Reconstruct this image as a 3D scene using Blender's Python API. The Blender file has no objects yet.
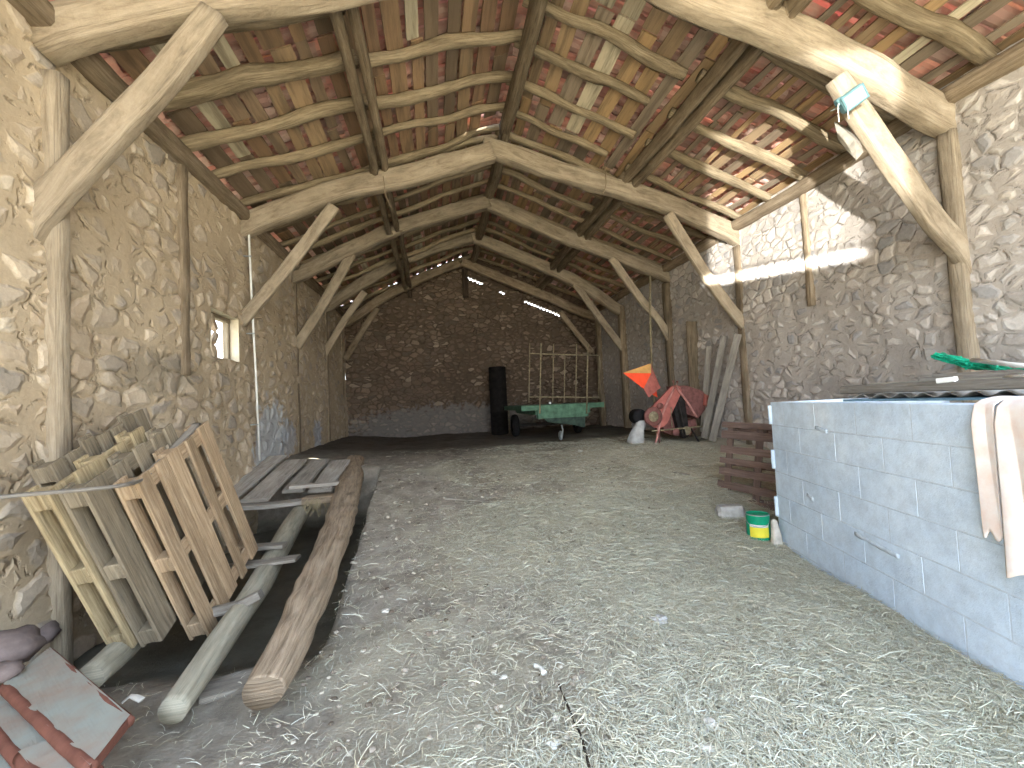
import bpy, math, random
import numpy as np
from mathutils import Vector, Matrix, noise
random.seed(7); rng=np.random.default_rng(11)
COL=bpy.context.scene.collection
PI=math.pi
# ------------------------------------------------------------------ barn measures (metres)
XL,XR=-2.64,5.2
YA,YB,YC,YD,YE=3.58,6.84,9.2,11.63,13.71
YF=-0.9                      # open front of the barn
ZE=4.06
XRG=1.2; ZR=5.66             # ridge at truss level
# ------------------------------------------------------------------ camera frame (used only to read real positions off the photo)
CF,PITCH,YAW,ROLL=446.97,.0406,.1678,-.0464
Fv=Vector((math.sin(YAW)*math.cos(PITCH),math.cos(YAW)*math.cos(PITCH),math.sin(PITCH)))
Rv=Vector((math.cos(YAW),-math.sin(YAW),0)); Uv=Rv.cross(Fv)
R2=Rv*math.cos(ROLL)+Uv*math.sin(ROLL); U2=-Rv*math.sin(ROLL)+Uv*math.cos(ROLL)
CAM=Vector((0,0,1.45))
def ray(u,v): return Fv+R2*((u-512)/CF)-U2*((v-384)/CF)
def onY(u,v,Y): d=ray(u,v); return CAM+d*(Y/d.y)
def onX(u,v,X): d=ray(u,v); return CAM+d*(X/d.x)
def onZ(u,v,Z): d=ray(u,v); return CAM+d*((Z-CAM.z)/d.z)
def depth(P): return (Vector(P)-CAM).dot(Fv)
def roofz(x,off=0.0):
    if x<XRG: s=(ZR-ZE)/(XRG-XL); z=ZE+s*(x-XL)
    else: s=(ZR-ZE)/(XR-XRG); z=ZE+s*(XR-x)
    return z+off*math.sqrt(1+s*s)
def sstep(a,b,x):
    t=max(0,min(1,(x-a)/(b-a))); return t*t*(3-2*t)
def fbm(x,y,z=0,o=3): return noise.fractal(Vector((x,y,z)),1.0,2.0,o)
# ------------------------------------------------------------------ materials
def newmat(name):
    m=bpy.data.materials.new(name); m.use_nodes=True
    nt=m.node_tree; nt.nodes.clear()
    o=nt.nodes.new('ShaderNodeOutputMaterial'); b=nt.nodes.new('ShaderNodeBsdfPrincipled')
    nt.links.new(b.outputs[0],o.inputs[0]); b.inputs['Roughness'].default_value=.9
    b.inputs['Specular IOR Level'].default_value=.15
    return m,nt,b,o
def N(nt,t,**k):
    n=nt.nodes.new('ShaderNode'+t)
    for a,v in k.items():
        if a.startswith('i_'): n.inputs[a[2:].replace('_',' ')].default_value=v
        else: setattr(n,a,v)
    return n
def L(nt,a,b): nt.links.new(a,b)
def lin(c):
    f=lambda v:(v/255/12.92 if v/255<=.04045 else ((v/255+.055)/1.055)**2.4)
    return (f(c[0]),f(c[1]),f(c[2]),1)
def ramp(nt,stops,fac,interp='LINEAR'):
    r=nt.nodes.new('ShaderNodeValToRGB'); r.color_ramp.interpolation=interp
    e=r.color_ramp.elements
    while len(e)<len(stops): e.new(.5)
    for i,(p,c) in enumerate(stops):
        e[i].position=p; e[i].color=c if len(c)==4 else (*c,1)
    L(nt,fac,r.inputs[0]); return r
def mixc(nt,f,a,b,mode='MIX'):
    m=nt.nodes.new('ShaderNodeMix'); m.data_type='RGBA'; m.blend_type=mode
    for s,v in ((0,f),(6,a),(7,b)):
        if hasattr(v,'is_linked') or hasattr(v,'links'): L(nt,v,m.inputs[s])
        else: m.inputs[s].default_value=v
    return m.outputs[2]
def mth(nt,op,a,b=0.0,clamp=False):
    m=nt.nodes.new('ShaderNodeMath'); m.operation=op; m.use_clamp=clamp
    for s,v in ((0,a),(1,b)):
        if hasattr(v,'links'): L(nt,v,m.inputs[s])
        else: m.inputs[s].default_value=v
    return m.outputs[0]
def bump(nt,b,h,strength=.5,dist=.02):
    n=nt.nodes.new('ShaderNodeBump'); n.inputs['Strength'].default_value=strength; n.inputs['Distance'].default_value=dist
    L(nt,h,n.inputs['Height']); L(nt,n.outputs[0],b.inputs['Normal']); return n
def noi(nt,vec,scale,detail=4,rough=.55,dist=0.0):
    n=nt.nodes.new('ShaderNodeTexNoise'); n.inputs['Scale'].default_value=scale; n.inputs['Detail'].default_value=detail
    n.inputs['Roughness'].default_value=rough; n.inputs['Distortion'].default_value=dist
    if vec is not None: L(nt,vec,n.inputs['Vector'])
    return n
def vmap(nt,vec,scale=(1,1,1),loc=(0,0,0)):
    n=nt.nodes.new('ShaderNodeMapping'); n.inputs['Scale'].default_value=scale; n.inputs['Location'].default_value=loc
    L(nt,vec,n.inputs['Vector']); return n.outputs[0]
def wood(name,dark,mid,light,grain=28,bs=.6,rough=.85,stain=.5):
    m,nt,b,o=newmat(name)
    uv=N(nt,'UVMap'); oi=N(nt,'ObjectInfo')
    add=nt.nodes.new('ShaderNodeVectorMath'); add.operation='ADD'
    cmb=N(nt,'CombineXYZ'); 
    L(nt,mth(nt,'MULTIPLY',oi.outputs['Random'],37.0),cmb.inputs[0]); L(nt,mth(nt,'MULTIPLY',oi.outputs['Random'],11.0),cmb.inputs[2])
    L(nt,uv.outputs[0],add.inputs[0]); L(nt,cmb.outputs[0],add.inputs[1])
    g=noi(nt,vmap(nt,add.outputs[0],(2.4,grain*1.8,1)),1.0,8,.72,.5)
    g2=noi(nt,vmap(nt,add.outputs[0],(3.0,9.0,1)),1.0,6,.7)
    c=ramp(nt,[(.28,lin(dark)),(.5,lin(mid)),(.72,lin(light))],g.outputs[0]).outputs[0]
    c2=ramp(nt,[(.3,(.45,.42,.38,1)),(.62,(1,1,1,1))],g2.outputs[0]).outputs[0]
    c=mixc(nt,stain,c,c2,'MULTIPLY')
    hsv=N(nt,'HueSaturation'); L(nt,c,hsv.inputs['Color'])
    L(nt,mth(nt,'ADD',mth(nt,'MULTIPLY',oi.outputs['Random'],.35),.82),hsv.inputs['Value'])
    L(nt,hsv.outputs[0],b.inputs['Base Color']); b.inputs['Roughness'].default_value=rough
    bump(nt,b,mth(nt,'ADD',g.outputs[0],g2.outputs[0]),min(1,bs*1.4),.018)
    return m
def plain(name,c,rough=.8,metal=0,var=.25,scale=12,bs=.15,c2=None):
    m,nt,b,o=newmat(name)
    tc=N(nt,'TexCoord'); n=noi(nt,tc.outputs['Object'],scale,5,.6)
    a=lin(c); d=lin(c2) if c2 else tuple(x*(1-var*1.6) for x in a[:3])+(1,)
    r=ramp(nt,[(.35,d),(.65,a)],n.outputs[0])
    L(nt,r.outputs[0],b.inputs['Base Color']); b.inputs['Roughness'].default_value=rough; b.inputs['Metallic'].default_value=metal
    bump(nt,b,n.outputs[0],bs,.01); return m
def attrmat(name,rough=.9,scale=25,bs=.4,mottle=.45,dirt=(110,100,88),st=(1,1,1)):
    m,nt,b,o=newmat(name)
    a=N(nt,'Attribute',attribute_name='tint'); tc=N(nt,'TexCoord')
    vv=vmap(nt,tc.outputs['Object'],st); n=noi(nt,vv,scale,5,.65); n2=noi(nt,vv,scale*.25,5,.65)
    f=ramp(nt,[(.45,(0,0,0,1)),(.62,(1,1,1,1))],n2.outputs[0]).outputs[0]
    c=mixc(nt,mth(nt,'MULTIPLY',f,mottle),a.outputs['Color'],lin(dirt))
    L(nt,c,b.inputs['Base Color']); b.inputs['Roughness'].default_value=rough
    bump(nt,b,n.outputs[0],bs,.01); return m
def stone(name,cols,mortar,plaster=.45,size=(1,1,1),disp=.035,patches=(),bsc=1.0):
    m,nt,b,o=newmat(name)
    tc=N(nt,'TexCoord'); P=tc.outputs['Object']
    w=noi(nt,P,2.2,3,.5); w2=noi(nt,P,9,3,.5)
    sub=nt.nodes.new('ShaderNodeVectorMath'); sub.operation='MULTIPLY_ADD'
    L(nt,w.outputs['Color'],sub.inputs[0]); sub.inputs[1].default_value=(.2,.2,.2); L(nt,P,sub.inputs[2])
    sb2=nt.nodes.new('ShaderNodeVectorMath'); sb2.operation='MULTIPLY_ADD'
    L(nt,w2.outputs['Color'],sb2.inputs[0]); sb2.inputs[1].default_value=(.05,.05,.05); L(nt,sub.outputs[0],sb2.inputs[2])
    V=vmap(nt,sb2.outputs[0],size)
    ve=N(nt,'TexVoronoi',feature='DISTANCE_TO_EDGE'); ve.inputs['Scale'].default_value=1; L(nt,V,ve.inputs['Vector'])
    vc=N(nt,'TexVoronoi',feature='F1'); vc.inputs['Scale'].default_value=1; L(nt,V,vc.inputs['Vector'])
    sep=N(nt,'SeparateColor'); L(nt,vc.outputs['Color'],sep.inputs[0])
    cr=ramp(nt,[(i/(len(cols)-1),lin(c)) for i,c in enumerate(cols)],sep.outputs[0])
    fine=noi(nt,P,28,6,.7); mid=noi(nt,P,6,5,.65)
    big=noi(nt,P,.9,4,.6,.3)
    # mortar mask: wide where the plaster noise is high
    thr=mth(nt,'MULTIPLY',ramp(nt,[(.5-plaster*.3,(0,0,0,1)),(.8-plaster*.3,(1,1,1,1))],big.outputs[0]).outputs[0],.22)
    ed=mth(nt,'ADD',ve.outputs['Distance'],mth(nt,'MULTIPLY',mth(nt,'SUBTRACT',mid.outputs[0],.5),.09))
    e2=mth(nt,'SUBTRACT',ed,thr)
    mk=ramp(nt,[(.0,(0,0,0,1)),(.07,(1,1,1,1))],e2).outputs[0]
    mort=mixc(nt,fine.outputs[0],lin(mortar),tuple(x*.6 for x in lin(mortar)[:3])+(1,))
    st=mixc(nt,.4,cr.outputs[0],ramp(nt,[(.3,(.42,.42,.42,1)),(.7,(1.0,1.0,1.0,1))],fine.outputs[0]).outputs[0],'MULTIPLY')
    c=mixc(nt,mk,mort,st)
    # open, dark joints where mortar has fallen out
    gap=ramp(nt,[(.02,(1,1,1,1)),(.09,(0,0,0,1))],ve.outputs['Distance']).outputs[0]
    gm=mth(nt,'MULTIPLY',gap,ramp(nt,[(.5,(0,0,0,1)),(.6,(1,1,1,1))],mid.outputs[0]).outputs[0])
    c=mixc(nt,mth(nt,'MULTIPLY',gm,.35),c,tuple(x*.16 for x in lin(mortar)[:3])+(1,))
    # broad weathering, dusty and mossy
    c=mixc(nt,.4,c,ramp(nt,[(.3,(.5,.48,.46,1)),(.6,(1,1,1,1))],noi(nt,P,.55,5,.65).outputs[0]).outputs[0],'MULTIPLY')
    for (cen,rad,colr,amt) in patches:
        d=nt.nodes.new('ShaderNodeVectorMath'); d.operation='SUBTRACT'; L(nt,P,d.inputs[0]); d.inputs[1].default_value=cen
        sc=nt.nodes.new('ShaderNodeVectorMath'); sc.operation='DIVIDE'; L(nt,d.outputs[0],sc.inputs[0]); sc.inputs[1].default_value=rad
        ln=nt.nodes.new('ShaderNodeVectorMath'); ln.operation='LENGTH'; L(nt,sc.outputs[0],ln.inputs[0])
        q=mth(nt,'ADD',ln.outputs['Value'],mth(nt,'MULTIPLY',mth(nt,'SUBTRACT',mid.outputs[0],.5),1.6))
        f=ramp(nt,[(.75,(1,1,1,1)),(1.05,(0,0,0,1))],q).outputs[0]
        c=mixc(nt,mth(nt,'MULTIPLY',f,amt),c,lin(colr))
    L(nt,c,b.inputs['Base Color'])
    h=mth(nt,'ADD',mth(nt,'MULTIPLY',ramp(nt,[(0,(0,0,0,1)),(.16,(1,1,1,1))],e2).outputs[0],.55),mth(nt,'MULTIPLY',mid.outputs[0],.35))
    h=mth(nt,'ADD',h,mth(nt,'MULTIPLY',sep.outputs[1],.3))
    h=mth(nt,'SUBTRACT',h,mth(nt,'MULTIPLY',gm,.5))
    h=mth(nt,'ADD',h,mth(nt,'MULTIPLY',fine.outputs[0],.12*bsc))
    dn=N(nt,'Displacement'); dn.inputs['Scale'].default_value=disp; dn.inputs['Midlevel'].default_value=.6
    L(nt,h,dn.inputs['Height']); L(nt,dn.outputs[0],o.inputs['Displacement'])
    m.displacement_method='BOTH'
    return m
M={}
M['stoneL']=stone('ochre_rubble',[(200,182,156),(178,164,144),(208,192,168),(164,154,140),(196,178,154),(212,200,178)],(196,178,150),.75,(3.4,3.4,5.6),.03,
  patches=[((XL,7.75,.75),(1,.75,1.0),(176,184,190),.7),((XL,8.6,1.0),(1,.5,.35),(165,176,190),.5),((XL,10.6,.9),(1,.35,.4),(150,165,190),.5),((XL,4.9,1.9),(1,.6,.25),(110,104,92),.5)])
M['stoneR']=stone('grey_rubble',[(204,196,184),(178,174,168),(216,208,198),(162,160,158),(194,184,172),(214,208,200)],(190,182,172),.55,(5.0,5.0,7.6),.02)
M['stoneB']=stone('brown_rubble',[(120,102,86),(108,94,82),(130,112,94),(100,90,78),(116,100,84),(150,134,116)],(102,88,74),.35,(4.8,4.8,8.6),.035,
  patches=[((.4,YE,.8),(3.6,1,.75),(128,128,126),.45)])
M['beam']=wood('pale_oak_beam',(104,93,78),(150,137,117),(172,160,140),30,.6,stain=.45)
M['beam2']=wood('hewn_beam',(98,85,68),(140,125,104),(162,148,128),26,.8,stain=.55)
M['rafter']=wood('rafter_pole',(88,76,60),(144,130,106),(174,160,134),22,.8,stain=.5)
M['purlin']=wood('brown_purlin',(76,66,54),(126,112,92),(156,142,120),30,.8,stain=.5)
M['pallet']=wood('pallet_pine',(118,98,78),(160,138,110),(186,166,138),34,.5,stain=.6)
M['palletg']=wood('weathered_pallet',(92,84,70),(130,119,100),(156,144,122),34,.5,stain=.5)
M['pallety']=wood('dusty_pallet',(120,104,78),(160,144,112),(184,168,134),34,.5,stain=.6)
M['palletr']=wood('brown_pallet',(80,66,60),(112,94,86),(138,120,110),34,.4,stain=.4)
M['greyw']=wood('grey_plank',(96,90,82),(136,130,120),(164,158,146),30,.6,stain=.4)
M['paleplank']=wood('pale_grey_plank',(120,114,106),(166,160,150),(192,186,176),30,.6,stain=.4)
M['log']=wood('barkless_log',(92,80,66),(146,130,110),(176,160,138),16,1.0,stain=.4)
M['pole']=wood('smooth_pole',(110,106,92),(146,142,126),(168,162,144),14,.3,stain=.3)
M['darkw']=wood('dark_post',(42,36,30),(66,56,46),(88,76,62),22,.6)
M['tile']=attrmat('clay_tile',.9,22,.3,.85,(178,152,138))
M['board']=attrmat('roof_board',.9,30,.6,.6,(92,80,66),(1.6,.12,1.6))
M['straw']=attrmat('dry_straw',.75,30,0,.0)
M['conc']=plain('concrete_lump',(172,170,164),.9,0,.2,14,.5)
M['galv']=plain('galvanised',(176,184,184),.45,.6,.15,20,.1)
M['greend']=plain('dark_grey_green_paint',(62,78,68),.7,.1,.35,9,.3)  # darker grey-green variant for the drawbar
M['green']=plain('green_paint',(88,122,98),.6,.1,.35,9,.2,(66,92,74))
M['pinkred']=plain('sun_bleached_red',(190,136,126),.7,.1,.2,14,.3)
M['rail']=plain('rusty_rail',(152,140,112),.7,.3,.3,20,.2)
M['black']=plain('black_rubber',(34,33,34),.8,0,.3,16,.3)
M['steel']=plain('dark_steel',(52,48,46),.6,.4,.4,8,.3)
M['darkst']=plain('near_black_steel',(30,27,25),.8,.1,.4,8,.3)  # very dark steel for the drum
M['red']=plain('faded_red_paint',(172,102,92),.65,.05,.3,10,.3,(140,84,76))
M['redd']=plain('rusty_red',(128,86,80),.75,.1,.3,14,.3)
M['orange']=plain('orange_paint',(240,84,52),.5,0,.12,6,.1)
M['lityelo']=plain('lit_side_yellow',(206,160,96),.6,0,.2,6,.1)  # the light on one funnel side is put into this yellow
M['sack']=plain('pale_sack',(176,176,172),.9,0,.2,10,.4)
M['cloth']=plain('pinkish_cloth',(228,224,220),.95,0,.1,9,.3,(222,204,194))
M['net']=plain('green_net',(40,190,150),.6,0,.25,40,.5)
M['white']=plain('white_plastic',(226,226,220),.6,0,.08,10,.05)
M['can']=plain('green_can_paint',(20,142,104),.4,.0,.08,6,.03)
M['label']=plain('yellow_label',(226,214,70),.5,0,.1,6,.02)
M['brick']=plain('red_clay',(112,74,62),.9,0,.2,12,.4)
M['bricktop']=plain('dusty_clay_face',(134,138,130),.9,0,.15,5,.4,(134,120,108))
M['fsteel']=plain('bluish_grey_sheet',(110,140,156),.6,.3,.2,10,.1)
M['paper']=plain('pale_scrap',(214,212,202),.9,0,.15,10,.3)
M['torn']=plain('dusty_torn_sheet',(150,144,132),.9,0,.2,10,.3)
M['lampb']=plain('pale_green_casing',(88,118,120),.5,.1,.15,14,.1)
M['dkstone']=plain('dark_field_stone',(116,104,100),.9,0,.25,9,.6)
M['cobble']=plain('pale_stone',(202,196,184),.9,0,.2,14,.5)
M['ground']=plain('outside_gravel',(196,184,158),.95,0,.2,1.2,.3)
mg,nt,bb,oo=newmat('lamp_glass'); bb.inputs['Base Color'].default_value=(.16,.26,.3,1); bb.inputs['Roughness'].default_value=.45; bb.inputs['Specular IOR Level'].default_value=.6
_tc=N(nt,'TexCoord'); _n=noi(nt,_tc.outputs['Object'],90,2); bump(nt,bb,_n.outputs[0],.3,.004); M['glass']=mg
def concrete_blocks():
    m,nt,b,o=newmat('bluish_block')
    tc=N(nt,'TexCoord'); P=tc.outputs['Object']
    a=noi(nt,P,1.6,5,.6); f=noi(nt,P,60,5,.75); g=noi(nt,P,9,5,.7)
    c=ramp(nt,[(.3,lin((194,213,232))),(.55,lin((212,228,243))),(.75,lin((226,237,246)))],a.outputs[0]).outputs[0]  # bluish cast of the light is put into the block colour
    c=mixc(nt,.5,c,ramp(nt,[(.3,(.6,.6,.6,1)),(.6,(1,1,1,1))],g.outputs[0]).outputs[0],'MULTIPLY')
    L(nt,c,b.inputs['Base Color'])
    h=mth(nt,'ADD',f.outputs[0],mth(nt,'MULTIPLY',g.outputs[0],1.2)); bump(nt,b,h,.5,.008)
    return m
M['block']=concrete_blocks()
M['joint']=plain('mortar_joint',(196,210,224),.95,0,.12,30,.3)
def floor_mat():
    m,nt,b,o=newmat('strawy_dirt')
    tc=N(nt,'TexCoord'); P=tc.outputs['Object']
    a=noi(nt,P,.7,5,.6,.5); f=noi(nt,P,40,6,.75); g=noi(nt,P,6,6,.7,.4)
    st=noi(nt,vmap(nt,P,(14,60,20)),1,5,.7,1.5); st2=noi(nt,vmap(nt,P,(60,16,20)),1,5,.7,1.5)
    sx=N(nt,'SeparateXYZ'); L(nt,P,sx.inputs[0])
    dirt=ramp(nt,[(.3,lin((126,118,108))),(.5,lin((156,148,136))),(.7,lin((180,172,158)))],g.outputs[0]).outputs[0]
    strw=ramp(nt,[(.35,lin((158,152,132))),(.55,lin((194,188,166))),(.72,lin((220,216,198)))],mth(nt,'MAXIMUM',st.outputs[0],st2.outputs[0])).outputs[0]
    k=mth(nt,'ADD',mth(nt,'MULTIPLY',sx.outputs[0],.16),mth(nt,'MULTIPLY',mth(nt,'SUBTRACT',a.outputs[0],.5),2.4))
    k=mth(nt,'SUBTRACT',k,mth(nt,'MULTIPLY',sx.outputs[1],.035))
    k=ramp(nt,[(.0,(.1,.1,.1,1)),(.45,(1,1,1,1))],mth(nt,'ADD',k,.25)).outputs[0]
    c=mixc(nt,k,dirt,strw)
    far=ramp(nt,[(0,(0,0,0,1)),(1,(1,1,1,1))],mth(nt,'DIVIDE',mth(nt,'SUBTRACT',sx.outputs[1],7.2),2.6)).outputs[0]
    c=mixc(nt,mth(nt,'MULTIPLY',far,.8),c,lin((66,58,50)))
    c=mixc(nt,.8,c,ramp(nt,[(.32,(.62,.6,.58,1)),(.6,(1,1,1,1))],noi(nt,P,1.5,6,.65,.6).outputs[0]).outputs[0],'MULTIPLY')
    # darker, greenish grey towards the pit bottom
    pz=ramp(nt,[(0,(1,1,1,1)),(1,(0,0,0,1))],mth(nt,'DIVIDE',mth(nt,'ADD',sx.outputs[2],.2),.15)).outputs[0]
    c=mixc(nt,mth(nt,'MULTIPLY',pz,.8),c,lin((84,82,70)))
    L(nt,c,b.inputs['Base Color'])
    h=mth(nt,'ADD',mth(nt,'MULTIPLY',g.outputs[0],1.2),mth(nt,'ADD',f.outputs[0],mth(nt,'MULTIPLY',st.outputs[0],.6)))
    bump(nt,b,h,.9,.03); return m
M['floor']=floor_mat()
# ------------------------------------------------------------------ mesh builder
def superpt(a,p):
    c,s=math.cos(a),math.sin(a)
    return (math.copysign(abs(c)**p,c),math.copysign(abs(s)**p,s))
class MB:
    def __init__(s): s.v=[];s.f=[];s.uv=[];s.t=[]
    def face(s,idx,uvs=None,t=None):
        s.f.append(tuple(idx)); s.uv.append(uvs or [(s.v[i][0],s.v[i][1]) for i in idx]); s.t.append(t or (.5,.5,.5))
    def sweep(s,pts,ra,rb=None,n=12,p=1.0,up=(0,0,1),nz=0,nscale=2.0,seed=0,seg=None,t=None,cap=True):
        """a bar along pts; ra half-width across, rb half-height along 'up'; p<1 squarer"""
        pts=[Vector(q) for q in pts]; m=len(pts)
        ra=ra if isinstance(ra,(list,tuple)) else [ra]*m
        rb=ra if rb is None else (rb if isinstance(rb,(list,tuple)) else [rb]*m)
        if seg:
            P=[];A=[];B=[]
            for i in range(m-1):
                k=max(1,int((pts[i+1]-pts[i]).length/seg))
                for j in range(k):
                    w=j/k
                    # catmull-rom
                    p0=pts[max(i-1,0)];p1=pts[i];p2=pts[i+1];p3=pts[min(i+2,m-1)]
                    q=.5*((2*p1)+(p2-p0)*w+(2*p0-5*p1+4*p2-p3)*w*w+(3*p1-p0-3*p2+p3)*w**3) if m>2 else p1.lerp(p2,w)
                    P.append(q);A.append(ra[i]*(1-w)+ra[i+1]*w);B.append(rb[i]*(1-w)+rb[i+1]*w)
            P.append(pts[-1]);A.append(ra[-1]);B.append(rb[-1]); pts,ra,rb=P,A,B; m=len(pts)
        up=Vector(up); base=len(s.v); acc=0
        th=[2*PI*(k+.5)/n for k in range(n)]
        for i,q in enumerate(pts):
            d=(pts[min(i+1,m-1)]-pts[max(i-1,0)]).normalized()
            a=d.cross(up)
            if a.length<1e-4: a=d.cross(Vector((1,0,0)))
            a.normalize(); bvec=a.cross(d).normalized()
            for k in range(n):
                x,y=superpt(th[k],p)
                r=1+(nz*noise.noise(Vector((x*1.3+seed*7.1,y*1.3,0))+q*nscale) if nz else 0)
                s.v.append(q+a*(x*ra[i]*r)+bvec*(y*rb[i]*r))
        L_=[0]
        for i in range(1,m): L_.append(L_[-1]+(pts[i]-pts[i-1]).length)
        per=2*PI*max(ra)*.8
        for i in range(m-1):
            for k in range(n):
                k2=(k+1)%n; a0=base+i*n
                s.face((a0+k,a0+k2,a0+n+k2,a0+n+k),[(L_[i],k/n*per),(L_[i],(k+1)/n*per),(L_[i+1],(k+1)/n*per),(L_[i+1],k/n*per)],t)
        if cap:
            for a0,rev in ((base,True),(base+(m-1)*n,False)):
                idx=list(range(a0,a0+n)); 
                if rev: idx.reverse()
                s.face(idx,[(0.02*math.cos(th[k]),.4*math.sin(th[k])) for k in range(n)],t)
        return s
    def box(s,c,sx,sy,sz,ax=None,t=None,ch=0.0):
        """box centred c, half extents along axes ax (3 vectors)"""
        c=Vector(c); ax=ax or (Vector((1,0,0)),Vector((0,1,0)),Vector((0,0,1)))
        # chamfered bar along the longest axis
        e=[sx,sy,sz]; li=max(range(3),key=lambda i:e[i]); o=[i for i in range(3) if i!=li]
        A,B,D=ax[o[0]],ax[o[1]],ax[li]; a,b,l=e[o[0]],e[o[1]],e[li]
        if D.dot(A.cross(B))<0: A,B,a,b=B,A,b,a
        h=ch or min(a,b)*.18
        prof=[(-a+h,-b),(a-h,-b),(a,-b+h),(a,b-h),(a-h,b),(-a+h,b),(-a,b-h),(-a,-b+h)]
        base=len(s.v)
        for q,sc in ((-l,1-h/max(a,.001)),(-l+h,1),(l-h,1),(l,1-h/max(a,.001))):
            for x,y in prof:
                if abs(sc-1)>1e-6: x=math.copysign(max(abs(x)-h*.9,0),x); y=math.copysign(max(abs(y)-h*.9,0),y)
                s.v.append(c+A*x+B*y+D*q)
        q=[-l,-l+h,l-h,l]; cum=[0]
        for k in range(8):
            x0,y0=prof[k];x1,y1=prof[(k+1)%8]; cum.append(cum[-1]+math.hypot(x1-x0,y1-y0))
        for i in range(3):
            for k in range(8):
                a0=base+i*8;k2=(k+1)%8
                s.face((a0+k,a0+k2,a0+8+k2,a0+8+k),[(q[i],cum[k]),(q[i],cum[k+1]),(q[i+1],cum[k+1]),(q[i+1],cum[k])],t)
        s.face(list(range(base+7,base-1,-1)),[(0,x*2) for x in range(8)],t); s.face(range(base+24,base+32),[(0,x*2) for x in range(8)],t)
        return s
    def hexa(s,b4,t4,t=None):
        """solid from 4 bottom and 4 top corners"""
        base=len(s.v); s.v+= [Vector(q) for q in b4]+[Vector(q) for q in t4]
        for f in ((3,2,1,0),(4,5,6,7),(0,1,5,4),(1,2,6,5),(2,3,7,6),(3,0,4,7)):
            p=[s.v[base+i] for i in f]; w=(p[1]-p[0]).length; h=(p[3]-p[0]).length
            s.face([base+i for i in f],[(0,0),(w,0),(w,h),(0,h)],t)
        return s
    def lathe(s,c,prof,n=24,axis=(0,0,1),t=None):
        axis=Vector(axis).normalized(); a=axis.orthogonal().normalized(); b=axis.cross(a); c=Vector(c); base=len(s.v)
        for r,h in prof:
            for k in range(n):
                w=2*PI*k/n; s.v.append(c+axis*h+(a*math.cos(w)+b*math.sin(w))*r)
        for i in range(len(prof)-1):
            for k in range(n):
                k2=(k+1)%n; s.face((base+i*n+k,base+i*n+k2,base+(i+1)*n+k2,base+(i+1)*n+k),[(k/n,i*.1),((k+1)/n,i*.1),((k+1)/n,i*.1+.1),(k/n,i*.1+.1)],t)
        return s
    def blob(s,c,r,seed=0,n=10,m=7,amp=.25,t=None):
        c=Vector(c); base=len(s.v); rings=[]
        for i in range(1,m):
            ph=PI*i/m
            for k in range(n):
                w=2*PI*k/n; d=Vector((math.sin(ph)*math.cos(w),math.sin(ph)*math.sin(w),math.cos(ph)))
                q=1+amp*noise.noise(d*1.6+Vector((seed*3.3,seed,0)))*2
                s.v.append(c+Vector((d.x*r[0]*q,d.y*r[1]*q,d.z*r[2]*q)))
        s.v+=[c+Vector((0,0,r[2])),c-Vector((0,0,r[2]))]; T=len(s.v)-2
        for i in range(m-2):
            for k in range(n):
                k2=(k+1)%n; a0=base+i*n; s.face((a0+k,a0+n+k,a0+n+k2,a0+k2),None,t)
        for k in range(n):
            k2=(k+1)%n; s.face((T,base+k,base+k2),None,t); a0=base+(m-2)*n; s.face((T+1,a0+k2,a0+k),None,t)
        return s
    def build(s,name,mat,parent=None,smooth=False,origin=None):
        v=[Vector(q) for q in s.v]
        if parent is not None:
            off=Vector((0,0,0)); p=parent
            while p is not None: off+=p.location; p=p.parent
            loc=Vector((0,0,0))
        else:
            if origin is not None: off=Vector(origin)
            else:
                xs=[q.x for q in v];ys=[q.y for q in v];zs=[q.z for q in v]
                off=Vector(((min(xs)+max(xs))/2,(min(ys)+max(ys))/2,min(zs)))
            loc=off
        me=bpy.data.meshes.new(name); me.from_pydata([tuple(q-off) for q in v],[],s.f)
        uv=me.uv_layers.new(name='UVMap'); flat=[c for f in s.uv for p in f for c in p]
        uv.data.foreach_set('uv',flat)
        at=me.color_attributes.new('tint','FLOAT_COLOR','CORNER')
        cc=[]
        for f,t in zip(s.f,s.t):
            for _ in f: cc+= [t[0],t[1],t[2],1]
        at.data.foreach_set('color',cc)
        if smooth: me.polygons.foreach_set('use_smooth',[True]*len(me.polygons))
        me.materials.append(mat); o=bpy.data.objects.new(name,me); COL.objects.link(o); o.location=loc
        if parent is not None: o.parent=parent
        return o
def tag(o,label=None,cat=None,group=None,kind=None):
    if label: o['label']=label
    if cat: o['category']=cat
    if group: o['group']=group
    if kind: o['kind']=kind
    return o
def thing(name,loc,label,cat,group=None):
    o=bpy.data.objects.new(name,None); COL.objects.link(o); o.location=loc; o.empty_display_size=.1
    return tag(o,label,cat,group)
def numesh(name,V,F,mat,kind=None,tint=None,smooth=False,origin=(0,0,0)):
    """big meshes from numpy arrays, F is (n,4)"""
    me=bpy.data.meshes.new(name); me.vertices.add(len(V)); me.vertices.foreach_set('co',(V-np.array(origin)).astype(np.float32).ravel())
    me.loops.add(F.size); me.loops.foreach_set('vertex_index',F.astype(np.int32).ravel())
    me.polygons.add(len(F)); me.polygons.foreach_set('loop_start',np.arange(0,F.size,F.shape[1],dtype=np.int32))
    me.polygons.foreach_set('loop_total',np.full(len(F),F.shape[1],dtype=np.int32))
    me.update(calc_edges=True); me.validate()
    if tint is not None:
        at=me.color_attributes.new('tint','FLOAT_COLOR','POINT'); c=np.ones((len(V),4),np.float32); c[:,:3]=tint; at.data.foreach_set('color',c.ravel())
    if smooth: me.polygons.foreach_set('use_smooth',np.ones(len(me.polygons),bool))
    me.materials.append(mat); o=bpy.data.objects.new(name,me); COL.objects.link(o); o.location=origin
    if kind: o['kind']=kind
    return o
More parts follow.
